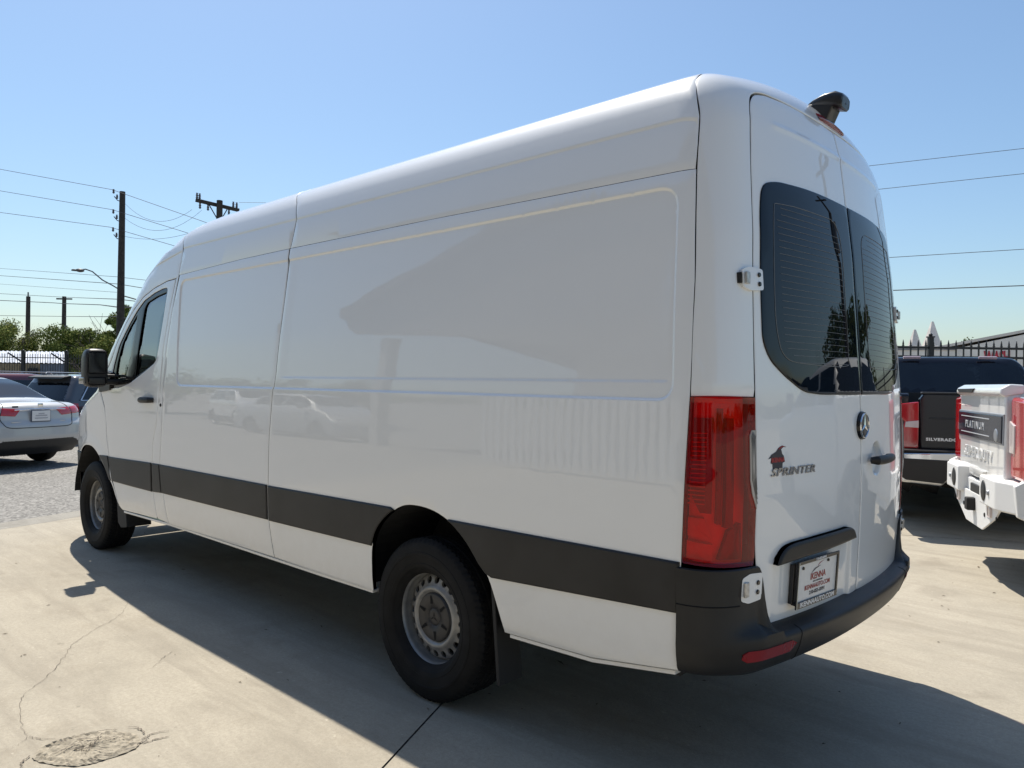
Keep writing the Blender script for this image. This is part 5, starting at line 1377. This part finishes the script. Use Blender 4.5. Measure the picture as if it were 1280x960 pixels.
# steel bumper: two boxed ends, lower centre plate tapering to the hitch, wrap-round wings with diamond plate
for s in (1, -1): b.prism([(-.26, s*.36), (-.26, s*.80), (-.18, s*1.0), (-.05, s*1.05), (-.05, s*.36)], 'z', .69, .91, .015)
b.prism([(-.19, -.37), (-.19, .37), (-.05, .37), (-.05, -.37)], 'z', .66, .82, .01)
b.prism([(-.80, .72), (.80, .72), (.62, .60), (.26, .46), (-.26, .46), (-.62, .60)], 'x', -.215, -.20, .003)
bm_ = b.build('steel_bumper', STP, fd); bm_.location = (.13, 0, -.045); bm_.scale = (1, .93, .96)
for s in (1, -1):
    b = MB(); b.prism([(-.20, .90), (-.04, 1.0), (.30, 1.0), (.34, .62), (.0, .60), (-.18, .68)], 'y', s*1.0, s*1.06, .01); w_ = b.build('bumper_wing', STP, bm_)
    b = MB()
    for i in range(12):
        x = .0+.022*i
        b.box((x, s*1.062, .965-(i % 2)*.022), (.018, .006, .006), .002, Matrix.Rotation(rad(45 if i % 2 else -45), 3, 'Y'))
    o = b.build('diamond_plate', SIDEBLK, w_, kind='stuff')
    b = MB(); b.lathe([(0, -.008), (.05, -.008), (.062, -.004), (.064, 0)], 24, 'x', (-.262, s*.50, .80)); b.V = [(x, y, .80+(z-.80)*1.25) for x, y, z in b.V]; b.build('bumper_lamp', SIDEBLK, bm_)
    MB().lathe([(0, -.012), (.018, -.010), (.022, 0)], 16, 'x', (-.262, s*.64, .80)).build('sensor', mat('satin_silver', ()), bm_)
    for k in range(3): MB().lathe([(0, -.004), (.016, -.004), (.018, 0)], 14, 'x', (-.216, s*(.34+.17*k), .61-.02*(0 if k else 1))).build('bolt_hole', SEAMM, bm_) if k != 1 else MB().box((-.220, s*.51, .640), (.02, .085, .085), .02).build('cube_lamp', mat('pale_lamp', ()), bm_)
b = MB(); b.box((-.11, 0, .56), (.07, .085, .10), .010); b.box((.04, 0, .56), (.3, .06, .06)); b.build('tow_hitch', UNDER, fd)
b = MB(); b.box((-.20, 0, .74), (.02, .32, .10), .006); b.box((-.10, 0, .835), (.12, .66, .03), .01); b.build('bumper_recess', SIDEBLK, bm_)

# =================================================================== FENCES
IRON = mat('black_iron', (.010, .010, .011), .45)
def fence(label, p0, d, n, sp, top, rails, posts, name='iron_fence', post_w=.07, finial=True, mi=IRON, braces=False):
    p0 = Vector((p0[0], p0[1], 0)); d = Vector((d[0], d[1], 0)).normalized(); rz = math.atan2(d.y, d.x)
    r = thing(name, label, 'fence', p0, rz); L_ = n*sp
    b = MB(); b.box((0, 0, (top-.05)/2), (.018, .018, top-.05))
    if finial: b.prism([(-.013, top-.065), (0, top), (.013, top-.065), (0, top-.085)], 'y', -.006, .006); b.box((0, 0, top-.09), (.028, .028, .012))
    pk = b.build('picket', mi, r); pk.location = (sp*.5, 0, 0)
    for k in range(1, n):
        c = pk.copy(); COL.objects.link(c); c.parent = r; c.location = (sp*(k+.5), 0, 0)
    for z in rails: MB().box((L_/2, 0, z), (L_, .034, .036)).build('rail', mi, r)
    for x in posts:
        b = MB(); b.box((x, 0, top/2+.02), (post_w, post_w, top+.04), .004); b.sphere((x, 0, top+.075), post_w*.42); b.box((x, 0, top+.045), (post_w*1.3, post_w*1.3, .02)); b.build('post', mi, r)
        if braces: MB().tube([(x, 0, top-.45), (x-.62, -.1, top-.02)], .035, 6).build('brace', mi, r)
    return r
fence('black iron picket fence with spear tips behind the two pickups', (8.44, -3.98), (-.7317, -.6815), 150, .118, 2.235, (2.115, 1.97, .35), (3.3, 5.85, 8.51, 11.2, 13.9, 16.6))
fence('dark picket fence with leaning braces beyond the parked cars at left', (40.4, -3.27), (-.7317, -.6815), 118, .112, 2.50, (2.28, 2.02, .4), (2.4, 4.35, 6.25, 8.3, 10.4), post_w=.13, finial=False, braces=True)

# =================================================================== BUILDINGS
def corr(p, u, v, nu, depth, pitch, m, name, parent, **k):
    """corrugated sheet: origin p, edge vectors u (across ribs) and v (along ribs)"""
    p, u, v = Vector(p), Vector(u), Vector(v); nrm = u.cross(v).normalized(); L_ = u.length; n = int(L_/pitch)*4; V = []
    for i in range(n+1):
        h = depth*(0, 1, 1, 0)[i % 4]; q = p+u*(i/n)+nrm*h; V += [q, q+v]
    return mesh_np(name, V, [(2*i, 2*i+2, 2*i+3, 2*i+1) for i in range(n)], m, parent, **k)
TIN = mat('white_tin_roof', (.52, .54, .58), .4, .2, noise=(2, .2)); TANW = mat('tan_plank_wall', (.26, .20, .12), .8, noise=(6, .3)); BLUW = mat('blue_grey_tin_wall', (.13, .15, .19), .6, noise=(4, .2))
sh_ = thing('metal_shed', 'low shed with white corrugated tin roof behind the left fence', 'shed', (46.5, -7.2, 0), 0)
sh_.location = (0, 0, 0)
a, b_, c_ = at(-30, 453, 41.5), at(84, 454.5, 41.5), at(62, 439.5, 44)
corr((a.x, a.y, 2.18), (b_.x-a.x, b_.y-a.y, 0), (c_.x-at(62, 454, 41.5).x, c_.y-at(62, 454, 41.5).y, .72), 1, .04, .25, TIN, 'roof', sh_)
m1 = at(50, 460, 41.6)
for (p, q, mt) in ((a, m1, TANW), (m1, b_, BLUW)):
    corr((p.x, p.y, 0), (q.x-p.x, q.y-p.y, 0), (0, 0, 2.16), 1, .04, .22, mt, 'wall', sh_)
dd = at(34, 460, 41.4); de = at(46, 460, 41.4); b = MB(); b.add([(dd.x, dd.y, 0), (de.x, de.y, 0), (de.x, de.y, 1.9), (dd.x, dd.y, 1.9), (dd.x+.1, dd.y-.1, 0), (de.x+.1, de.y-.1, 0), (de.x+.1, de.y-.1, 1.9), (dd.x+.1, dd.y-.1, 1.9)], [(0, 1, 2, 3), (4, 5, 6, 7), (0, 1, 5, 4), (2, 3, 7, 6), (0, 3, 7, 4), (1, 2, 6, 5)]); b.build('doorway', mat('dark_opening', (.01, .01, .014), .8), sh_)
# building beyond the right fence
WW = mat('white_stucco_wall', (.72, .70, .66), .85, noise=(1.2, .12)); GRF = mat('grey_roof_felt', (.22, .22, .23), .9, noise=(2, .3)); 
def wallbox(name, p, q, z0, z1, th, m, parent, **k):
    p, q = Vector((p[0], p[1], 0)), Vector((q[0], q[1], 0)); d = (q-p).normalized(); n = Vector((d.y, -d.x, 0))*th
    V = []
    for z in (z0, z1): V += [(*(p.xy), z), (*(q.xy), z), (*((q-n).xy), z), (*((p-n).xy), z)]
    return MB().add(V, [(0, 1, 2, 3), (4, 5, 6, 7), (0, 1, 5, 4), (1, 2, 6, 5), (2, 3, 7, 6), (3, 0, 4, 7)]).build(name, m, parent, **k)
bd = thing('storefront_building', 'long white building with red painted lettering behind the right fence', 'building', (0, 0, 0))
A0, A1 = at(1100, 470, 27), at(1400, 470, 24); A2 = at(1195, 470, 26.1)
wallbox('wall', (A0.x, A0.y), (A2.x, A2.y), 0, 2.86, .3, WW, bd); 
V = [(A2.x, A2.y, 0), (A1.x, A1.y, 0), (A1.x, A1.y, 3.95), (A2.x, A2.y, 2.90)]
dn = (Vector(V[1])-Vector(V[0])).normalized(); nn = Vector((dn.y, -dn.x, 0))*-6
MB().add(V+[tuple(Vector(v)+nn) for v in V], [(0, 1, 2, 3), (4, 5, 6, 7), (3, 2, 6, 7), (0, 3, 7, 4), (1, 2, 6, 5)]).build('gable_wall', WW, bd)
ov = nn.normalized()*-.5; up = Vector((0, 0, .16))
ov = ov*.06; up = up*.6
V = [Vector((A2.x, A2.y, 2.88))-dn*.6+ov, Vector((A1.x, A1.y, 3.96))+ov, Vector((A1.x, A1.y, 3.96))+nn, Vector((A2.x, A2.y, 2.88))-dn*.6+nn]
MB().add([tuple(v) for v in V]+[tuple(v+up) for v in V], [(0, 1, 2, 3), (4, 5, 6, 7), (0, 1, 5, 4), (1, 2, 6, 5), (2, 3, 7, 6), (3, 0, 4, 7)]).build('roof', mat('pale_roof_edge', (.62, .59, .55), .8, noise=(2, .1)), bd)
ov2 = Vector((A0.x, A0.y, 2.62)); V = [Vector((A0.x, A0.y, 2.84))+ov, Vector((A2.x, A2.y, 2.84))+ov, Vector((A2.x, A2.y, 3.1))+nn*.6, Vector((A0.x, A0.y, 3.1))+nn*.6]
MB().add([tuple(v) for v in V]+[tuple(v+up*.8) for v in V], [(0, 1, 2, 3), (4, 5, 6, 7), (0, 1, 5, 4), (1, 2, 6, 5), (2, 3, 7, 6), (3, 0, 4, 7)]).build('roof', GRF, bd)
tp = at(1247, 442.5, 25.4); dw = (Vector((A1.x, A1.y, 0))-Vector((A2.x, A2.y, 0))).normalized()
# place the lettering on the wall plane
ofs = Vector((A2.x, A2.y, 0)); sT = (Vector((tp.x, tp.y, 0))-ofs).dot(dw); base = ofs+dw*sT+nn.normalized()*-.03; base.z = 2.55
Mt = frame(base, tuple(dw), (0, 0, 1)); text_obj('lettering', 'WASH', .62, Mt, mat('faded_red_paint', (.42, .03, .05), .7, noise=(3, .4)), bd, ext=.004, sx=.44, space=.92, bold=.02)
for px, w_ in ((1158, 2.4), (1193, 1.6)):
    q = at(px, 445, 26.3); s0 = (Vector((q.x, q.y, 0))-Vector((A0.x, A0.y, 0))).dot((A2-A0).normalized()); e = Vector((A0.x, A0.y, 0))+(Vector((A2.x, A2.y, 0))-Vector((A0.x, A0.y, 0))).normalized()*s0+nn.normalized()*-.03
    MB().box((e.x, e.y, 1.75), (.10, .10, .10)); wd = MB(); wd.box((0, 0, 0), (w_*.4, .06, .9), .0, Matrix.Rotation(math.atan2(dn.y, dn.x), 3, 'Z')); wd.V = [(x+e.x, y+e.y, z+2.0) for x, y, z in wd.V]; wd.build('window', mat('dark_shop_window', (.05, .05, .055), .2), bd)
for i, (px, py, dp, lab) in enumerate(((1143.5, 412, 33, 'shorter white pointed tent peak left of the fence post'), (1165.5, 402, 33, 'taller white pointed tent peak above the fence post'))):
    t = at(px, py, dp); tn = thing('tent_peak', lab, 'tent', (t.x, t.y, 0), rad(20), 'white tent peaks behind the right fence')
    h = t.z; b = MB(); k = 6; pr = [(1.5, h-2.9), (.42, h-1.15), (.22, h-.55), (.05, h)]
    b.lathe(pr, 6, 'z', (0, 0, 0), False); b.lathe([(1.5, h-2.9), (1.5, h-3.3)], 6, 'z', (0, 0, 0), False); b.build('canopy', mat('tent_canvas', (.60, .56, .52), .8, noise=(2, .15)), tn)
    for a in range(6): MB().tube([(1.45*math.cos(a*math.pi/3), 1.45*math.sin(a*math.pi/3), 0), (1.45*math.cos(a*math.pi/3), 1.45*math.sin(a*math.pi/3), h-2.9)], .05, 6).build('pole', WHITE, tn)

# =================================================================== TREES
LEAF = [mat('leaf_green_dark', (.085, .115, .022), .9, spec=.15, noise=(3, .3)), mat('leaf_green', (.12, .15, .035), .9, spec=.15, noise=(3, .3)), mat('leaf_yellow_green', (.20, .21, .05), .9, spec=.15, noise=(3, .3))]
BARK = mat('bark', (.07, .055, .045), .9, noise=(12, .3))
def limb(b, p, d, L_, r, lev, rnd, tips, spread=.55, seg=4, gnarl=.16):
    pts = [p.copy()]; rr = [r]; q = p.copy(); dd = d.copy()
    for i in range(seg):
        dd = (dd+Vector((rnd.gauss(0, 1), rnd.gauss(0, 1), rnd.gauss(0, .7)))*gnarl).normalized(); q = q+dd*L_/seg; pts.append(q.copy()); rr.append(r*(1-.5*(i+1)/seg))
    b.tube(pts, rr, 6 if r > .03 else 4, False)
    if lev == 0: tips.append(q); return
    for k in range(rnd.choice((2, 3, 3))):
        nd = (dd+Vector((rnd.gauss(0, 1), rnd.gauss(0, 1), rnd.gauss(.1, .6)))*spread).normalized()
        limb(b, pts[-1 if k == 0 else rnd.choice((-1, -2))], nd, L_*rnd.uniform(.6, .85), rr[-1]*.75, lev-1, rnd, tips, spread, seg, gnarl)
def tree(label, x, y, h, w, seed, mix=(.5, .4, .1), n=2600, trunk=.25, leaf=.10, name='leafy_tree', cat='tree', group=None, zb=.15):
    rnd = random.Random(seed); r = thing(name, label, cat, (x, y, 0), 0, group); b = MB(); tips = []
    for k in range(3):
        limb(b, Vector((0, 0, 0)), Vector((rnd.gauss(0, .25), rnd.gauss(0, .25), 1)).normalized(), h*.42, trunk*.35, 2, rnd, tips)
    b.build('trunk', BARK, r)
    cl = [(Vector((rnd.gauss(0, .42)*w, rnd.gauss(0, .42)*w, h*(zb+(1-zb)*rnd.random()**.75))), rnd.uniform(.14, .30)*w) for _ in range(46)]
    cl = [(c, s) for c, s in cl if (c.x/w)**2+(c.y/w)**2+((c.z-h*.55)/(h*.5))**2 < 1.1]
    V, Fs, M_ = [], [], []
    for k in range(n):
        c, s = rnd.choice(cl); d = Vector((rnd.gauss(0, 1), rnd.gauss(0, 1), rnd.gauss(0, .8))); d = d.normalized()*s*rnd.random()**.45; p = c+d
        if p.z < .1: continue
        a = Vector((rnd.gauss(0, 1), rnd.gauss(0, 1), rnd.gauss(0, 1))).normalized(); bb = a.orthogonal().normalized(); l = leaf*rnd.uniform(.6, 1.4)
        i = len(V); V += [p-a*l, p+bb*l*.45, p+a*l, p-bb*l*.45]; Fs.append((i, i+1, i+2, i+3)); t = rnd.random()+(d.z/s)*.15; M_.append(2 if t > 1-mix[2] else (1 if t > 1-mix[2]-mix[1] else 0))
    mesh_np('crown', V, Fs, LEAF, r, fm=M_, kind=None); return r
TG = 'trees beyond the left fence'
for i, (px, dep, h, w, mx, lab) in enumerate([
        (8, 50, 3.95, 2.4, (.2, .45, .35), 'yellow-green bushy tree at the left edge beyond the fence'),
        (-22, 52, 4.3, 2.4, (.3, .5, .2), 'leafy tree just outside the left picture edge'),
        (52, 55, 3.3, 1.9, (.5, .4, .1), 'small dull green tree between the two thin utility poles'),
        (84, 52, 4.05, 2.2, (.45, .45, .1), 'round grey-green tree behind the second thin utility pole'),
        (108, 54, 3.9, 2.1, (.4, .45, .15), 'rounded green tree right of the second thin pole'),
        (124, 46, 3.1, 1.4, (.1, .4, .5), 'bright yellow-green shrub left of the thick utility pole'),
        (144, 49, 5.0, 1.25, (.55, .4, .05), 'taller dark green tree directly behind the thick utility pole')]):
    q = at(px, 470, dep); tree(lab, q.x, q.y, h*1.2, w*1.15, 20+i, mx, 15000, .3, .075, 'leafy_tree', 'tree', TG, .05)
q = at(18, 470, 50); rnd = random.Random(4); bt = thing('bare_tree', 'leafless tree with thin grey branches behind the first thin utility pole', 'tree', (q.x+.8, q.y-.5, 0))
b = MB(); tips = []
limb(b, Vector((0, 0, 0)), Vector((-.1, .1, 1)).normalized(), 2.6, .16, 0, rnd, tips, .5)
for k in range(5): limb(b, tips[0] if k < 3 else Vector((0, 0, 2.0)), Vector((rnd.gauss(0, .8), rnd.gauss(0, .8), .8)).normalized(), 1.35, .06, 3, rnd, tips, .5, 4, .20)
b.build('trunk', mat('grey_bark', (.13, .115, .10), .9), bt)
q = at(1216, 430, 40); tree('low green treetop showing over the roof right of the tent peaks', q.x, q.y, q.z+.15, 1.5, 77, (.5, .4, .1), 3000, .3, .08)
q = at(1190, 430, 42)

# =================================================================== POLES AND WIRES
WOOD = mat('weathered_pole_wood', (.045, .038, .032), .9, noise=(6, .3)); WIRE = mat('cable_black', (.03, .03, .035), .6); PORC = mat('grey_porcelain', (.10, .10, .11), .3)
def base(px, dep): q = at(px, 470, dep); return q.x, q.y
SIDE = CR.copy(); SIDE.z = 0; SIDE.normalize()
p1 = at(151.8, 330, 38); x, y = p1.x, p1.y
pole1 = thing('utility_pole', 'thick wooden utility pole with three insulator arms left of the van', 'utility pole', (x, y, 0), 0, 'utility poles along the road')
MB().tube([(0, 0, 0), (.03, .0, 5), (-.06, .02, 10.87)], [.20, .18, .135], 12).build('pole', WOOD, pole1)
for z in (10.35, 9.33, 8.42):
    b = MB(); o = -SIDE; b.tube([Vector((-.03, 0, z)), Vector((-.03, 0, z))+o*.25+Vector((0, 0, .08)), Vector((-.03, 0, z))+o*.42+Vector((0, 0, .28))], .025, 6)
    a_ = b.build('insulator_arm', PORC, pole1)
    for d in (.28, .46):
        p = Vector((-.03, 0, z+.16+.30*(d-.28)/.18*.9))+o*d; b = MB(); b.lathe([(.0, .22), (.05, .21), (.03, .17), (.06, .13), (.035, .09), (.065, .05), (.03, 0)], 10, 'z', tuple(p)); b.build('insulator', PORC, a_)
MB().tube([(.16, -.1, 0), (.16, -.1, 3.6)], .06, 8).build('conduit', mat('grey_conduit', (.2, .2, .2), .5), pole1)
b = MB(); pts = [at(151, 363, 38), at(141, 357, 37.9), at(128, 350, 37.8), at(115.5, 339.5, 37.6), at(107, 336.5, 37.5), at(103, 337, 37.4)]
sl = thing('street_lamp', 'grey cobra-head street lamp on a long arm from the thick utility pole', 'street lamp', tuple(pts[0]))
b.tube([p-pts[0] for p in pts], .035, 6); b.build('arm', mat('galvanised', (.16, .16, .17), .5, .5), sl)
hd_ = at(100, 338, 37.3)-pts[0]; b = MB(); b.sphere(tuple(hd_), (.20, .20, .09)); b.box(tuple(hd_+Vector((.12, .1, .01))-SIDE*.12), (.25, .25, .08), .03); b.build('lamp_head', mat('lamp_head_dark', (.05, .05, .055), .5), sl)
def simple_pole(px, dep, top, label, arm=None):
    x, y = base(px, dep); r = thing('utility_pole', label, 'utility pole', (x, y, 0), 0, 'utility poles along the road')
    MB().tube([(0, 0, 0), (0, 0, top)], [.26, .2], 10).build('pole', WOOD, r); return r
pa = simple_pole(34, 78, 9.75, 'thin utility pole furthest left, with a short pin on top'); MB().tube([(0.05, 0, 9.7), (.05, 0, 10.2)], .07, 6).build('pin', PORC, pa)
pb = simple_pole(79, 78, 9.8, 'thin utility pole with a short crossarm between the left pole and the thick one')
MB().box((0, 0, 9.55), (1.6, .14, .14), 0, Matrix.Rotation(math.atan2(SIDE.y, SIDE.x), 3, 'Z')).build('crossarm', WOOD, pb)
MB().lathe([(0, .5), (.16, .48), (.16, 0), (0, -.02)], 12, 'z', (-.25, -.1, 6.3)).build('transformer', PORC, pb)
x, y = base(271.5, 34); pc = thing('utility_pole', 'utility pole with a wooden crossarm rising behind the van roof', 'utility pole', (x, y, 0), 0, 'utility poles along the road')
MB().tube([(0, 0, 0), (0, 0, 9.55)], [.18, .13], 12).build('pole', WOOD, pc)
e0, e1 = at(244.5, 250, 33.6), at(299, 263, 34.6); o = Vector((x, y, 0))
b = MB(); dv = (e1-e0); rot = dv.to_track_quat('X', 'Z').to_matrix(); c = (e0+e1)/2-o; b.box(tuple(c), (dv.length, .13, .15), .01, rot); ca = b.build('crossarm', WOOD, pc)
for f, hz in ((.03, .18), (.09, .18), (.86, .16), (.94, .16), (.10, -.22), (.28, -.22), (.76, -.22)):
    p = e0+dv*f-o; z0 = .08 if hz > 0 else -.34
    b = MB(); b.lathe([(0, .26), (.05, .25), (.03, .20), (.06, .15), (.035, .10), (.06, .05), (.03, 0)], 10, 'z', (p.x, p.y, p.z+z0)); b.build('insulator', PORC, ca)
b = MB(); b.tube([tuple(e0+dv*.28-o), (0, 0, 8.55)], .025, 5); b.build('brace', WOOD, pc); b = MB(); b.tube([tuple(e0+dv*.74-o), (0, 0, 8.55)], .025, 5); b.build('brace', WOOD, pc)
def wire(label, pts, r=.012, sag=0, group='overhead wires'):
    """pts: (px, py, depth) anchors turned into places in the world; sag lets it hang between them"""
    P = [at(*q) for q in pts]; out = []
    for i in range(len(P)-1):
        n = 14
        for k in range(n): t = k/n; q = P[i]*(1-t)+P[i+1]*t; q.z -= sag*4*t*(1-t); out.append(q)
    out.append(P[-1]); c = out[0].copy(); o = MB().tube([q-c for q in out], r, 4, False).build('overhead_wire', WIRE); o.location = c
    return tag(o, label, 'wire', group)
wire('topmost wire from the left edge to the thick pole and on towards the van roof', [(-260, 150, 47), (0, 211.5, 41), (140, 237, 38), (271.5, 283, 34)], .012)
wire('second wire at the left edge meeting the middle insulators of the thick pole', [(-260, 183, 47), (0, 238.5, 41), (140, 262, 38), (234, 291, 35.3), (271.5, 303, 34)], .012)
wire('third wire at the left edge meeting the lowest insulators of the thick pole', [(-260, 220, 47), (0, 265.5, 41), (138, 284, 38), (217, 307, 35.7), (271.5, 323, 34)], .012)
wire('sagging wire from the top of the thick pole to the crossarm pole', [(154, 252, 38), (240, 262, 33.8)], .008, .75)
wire('middle sagging wire from the thick pole up to the crossarm', [(154, 271, 38), (252, 263, 33.8)], .008, .8)
wire('lower sagging wire from the thick pole passing behind the van roof', [(154, 295, 38), (262, 282, 34)], .008, .35)
wire('short level wire leaving the right end of the crossarm', [(299, 253, 34.6), (620, 257, 44)], .008)
wire('thin wire at the left passing the street lamp head', [(-260, 325.0, 60), (0, 335.5, 60), (146, 346, 38), (215, 354, 36)], .011)
wire('wire just below the street lamp head at the left', [(-260, 334.0, 60), (0, 344.5, 60), (148, 355, 38), (215, 366, 36)], .016)
wire('faint wire midway down the thick pole at the left', [(-260, 344.5, 62), (0, 355, 62), (148, 365.5, 40)], .009)
wire('wire over the tops of the two thin utility poles', [(-260, 363.0, 80), (0, 367, 79), (80, 371.5, 78), (148, 374, 40), (190, 379, 37)], .020)
wire('thick cable bundle on the crossarm of the second thin pole', [(-260, 372.0, 80), (0, 375.5, 79), (34, 377, 78), (66, 378.5, 78), (80, 379.5, 77), (125, 381, 60), (148, 384, 40), (170, 384, 38)], .032)
wire('lowest heavy wire above the bare tree', [(-260, 392.0, 80), (0, 394.5, 79), (80, 395.5, 78), (148, 396, 45), (170, 400, 40)], .022)
wire('slack service wire right of the thick pole near the cab roof', [(155, 370, 38), (176, 376, 37)], .03)
wire('upper right wire slanting away from the rear of the van', [(271.5, 298, 34), (1085, 207.5, 26.2), (1280, 185.5, 24.9), (1440, 167.5, 24)], .009)
wire('second right wire behind the rear hinge side', [(271.5, 326, 34), (1095, 237, 26.2), (1280, 217, 24.9), (1440, 199.5, 24)], .009)
wire('third right wire halfway down the sky at right', [(271.5, 374, 34), (1110, 322, 26.1), (1280, 311.5, 24.9), (1440, 301.6, 24)], .010)
wire('lowest and thickest right wire above the fence', [(271.5, 393, 34), (1115, 363, 26.1), (1280, 357, 24.9), (1440, 351.3, 24)], .016)

for px, dep, top, lab in ((-262, 47.3, 17.4, 'utility pole standing outside the left edge of the picture'), (1441, 24.1, 9.9, 'utility pole standing outside the right edge of the picture')):
    simple_pole(px, dep, top, lab)
simple_pole(622, 44.3, 12.2, 'utility pole hidden behind the middle of the van')
# far tree line: one mass nobody could count
rnd = random.Random(8); V, Fs, M_ = [], [], []
for k in range(9000):
    a = rnd.uniform(0, 2*math.pi); R0 = 170+30*math.sin(a*3)+rnd.gauss(0, 5); hmax = 4.6+1.6*math.sin(a*17)+1.1*math.sin(a*41+1); z = hmax*rnd.random()**.7
    p = Vector((R0*math.cos(a), R0*math.sin(a), z)); u = Vector((rnd.gauss(0, 1), rnd.gauss(0, 1), rnd.gauss(0, 1))).normalized(); w_ = u.orthogonal().normalized(); l = rnd.uniform(.7, 1.7)
    i = len(V); V += [p-u*l, p+w_*l*.8, p+u*l, p-w_*l*.8]; Fs.append((i, i+1, i+2, i+3)); M_.append(rnd.choice((0, 0, 1)))
o = mesh_np('distant_tree_line', V, Fs, LEAF, None, fm=M_, kind='stuff')
tag(o, 'low belt of trees along the horizon all round the lot', 'tree line')
# =================================================================== WHAT STANDS BEHIND THE CAMERA (seen in the van's paint and glass)
LW_ = mat('cream_fascia', (.55, .52, .46), .7, noise=(1, .1)); SHG = mat('brown_shingle', (.12, .095, .08), .9, noise=(8, .3))
cp = thing('canopy_building', 'office with a wide gabled canopy roof on posts, mirrored in the side of the van', 'building', (0, 0, 0))
# gable end faces the van: apex line runs along y
ap = [(14.8, 4.35), (4.2, 7.9), (-6.4, 4.35)]
RF = [(15.0, 4.9), (10.4, 6.55), (6.2, 7.2), (0, 8.1), (-8, 8.1), (-14, 5.0)]  # roof drawn out longer to cut sky fill on the van's upper panels
for (x0, z0), (x1, z1) in zip(RF[:-1], RF[1:]):
    V = [(x0, 9, z0), (x1, 9, z1), (x1, 22, z1), (x0, 22, z0)]; V += [(x, y, z+.25) for x, y, z in V]
    MB().add(V, [(3, 2, 1, 0), (4, 5, 6, 7), (0, 1, 5, 4), (1, 2, 6, 5), (2, 3, 7, 6), (3, 0, 4, 7)]).build('roof', SHG, cp)
MB().prism([(x, z-.02) for x, z in RF]+[(-13.5, 4.0), (6, 3.3), (14.4, 4.3)], 'y', 9.2, 9.35).build('gable_wall', mat('brown_gable_boards', (.19, .175, .165), .8, noise=(.8, .35)), cp)
for x in (13.2, 4.5, -4.5, -12.5):
    MB().box((x, 9.5, 2.0), (.32, .32, 4.0), .01).build('post', LW_, cp)
MB().box((-1.0, 14.0, 1.95), (19.5, 6, 3.9)).build('wall', WW, cp)
for x in (-9, -6, -3, 0, 3.0, 6.0): MB().box((x, 10.98, 1.5), (1.8, .06, 1.6)).build('window', mat('dark_shop_window', ()), cp)
wf = thing('slatted_fence', 'white slatted fence panel mirrored low in the side of the van', 'fence', (0, 7.2, 0))
sl0 = MB().box((0, 0, .97), (.09, .03, 1.75), .004).build('slat', WHITE, wf); sl0.location = (2.3, 0, 0)
for k in range(1, 34):
    c = sl0.copy(); COL.objects.link(c); c.parent = wf; c.location = (2.3+.155*k, 0, 0)
for z in (.3, 1.6): MB().box((4.9, .04, z), (5.3, .03, .08)).build('rail', WHITE, wf)
sedan('silver car parked across the lot, mirrored near the front of the van side', (19.0, 9.6, 0), rad(175), paint('silver_car_paint', ()), 'cars parked across the lot')
suv('white SUV parked across the lot, mirrored beside the door handle', (26.5, 12.5, 0), rad(190), paint('white_truck_paint', ()), 'cars parked across the lot', .95)
for i, (x, y, h, w) in enumerate(((26, 17, 3.7, 3.2), (33, 17, 3.6, 3.4), (41, 16, 4.0, 3.4), (-6, -19, 4.6, 2.2), (-9.5, -21, 5.2, 2.4), (1.0, -32, 4.5, 3))):
    tree(('dark leafy tree number mirrored only in the paint', 'a', 'b')[0] if False else ['broad leafy tree across the lot, nearest to the canopy', 'broad leafy tree across the lot, second beyond the canopy', 'broad leafy tree across the lot, furthest beyond the canopy', 'dark leafy tree mirrored low in the left rear window', 'larger dark tree beside it mirrored in the rear window', 'leafy tree far behind the right fence'][i], x, y, h, w, 60+i, (.5, .4, .1), 2600, .35, .16, group='trees mirrored in the van')
pr_ = thing('utility_pole', 'utility pole with crossarm mirrored in the left rear window', 'utility pole', (-5.6, -14.5, 0))
MB().tube([(0, 0, 0), (.05, 0, 8.6)], [.16, .12], 10).build('pole', WOOD, pr_); MB().box((.05, 0, 8.2), (1.5, .12, .12)).build('crossarm', WOOD, pr_); MB().lathe([(0, .9), (.2, .88), (.2, 0), (0, 0)], 12, 'z', (.25, 0, 5.8)).build('transformer', PORC, pr_)
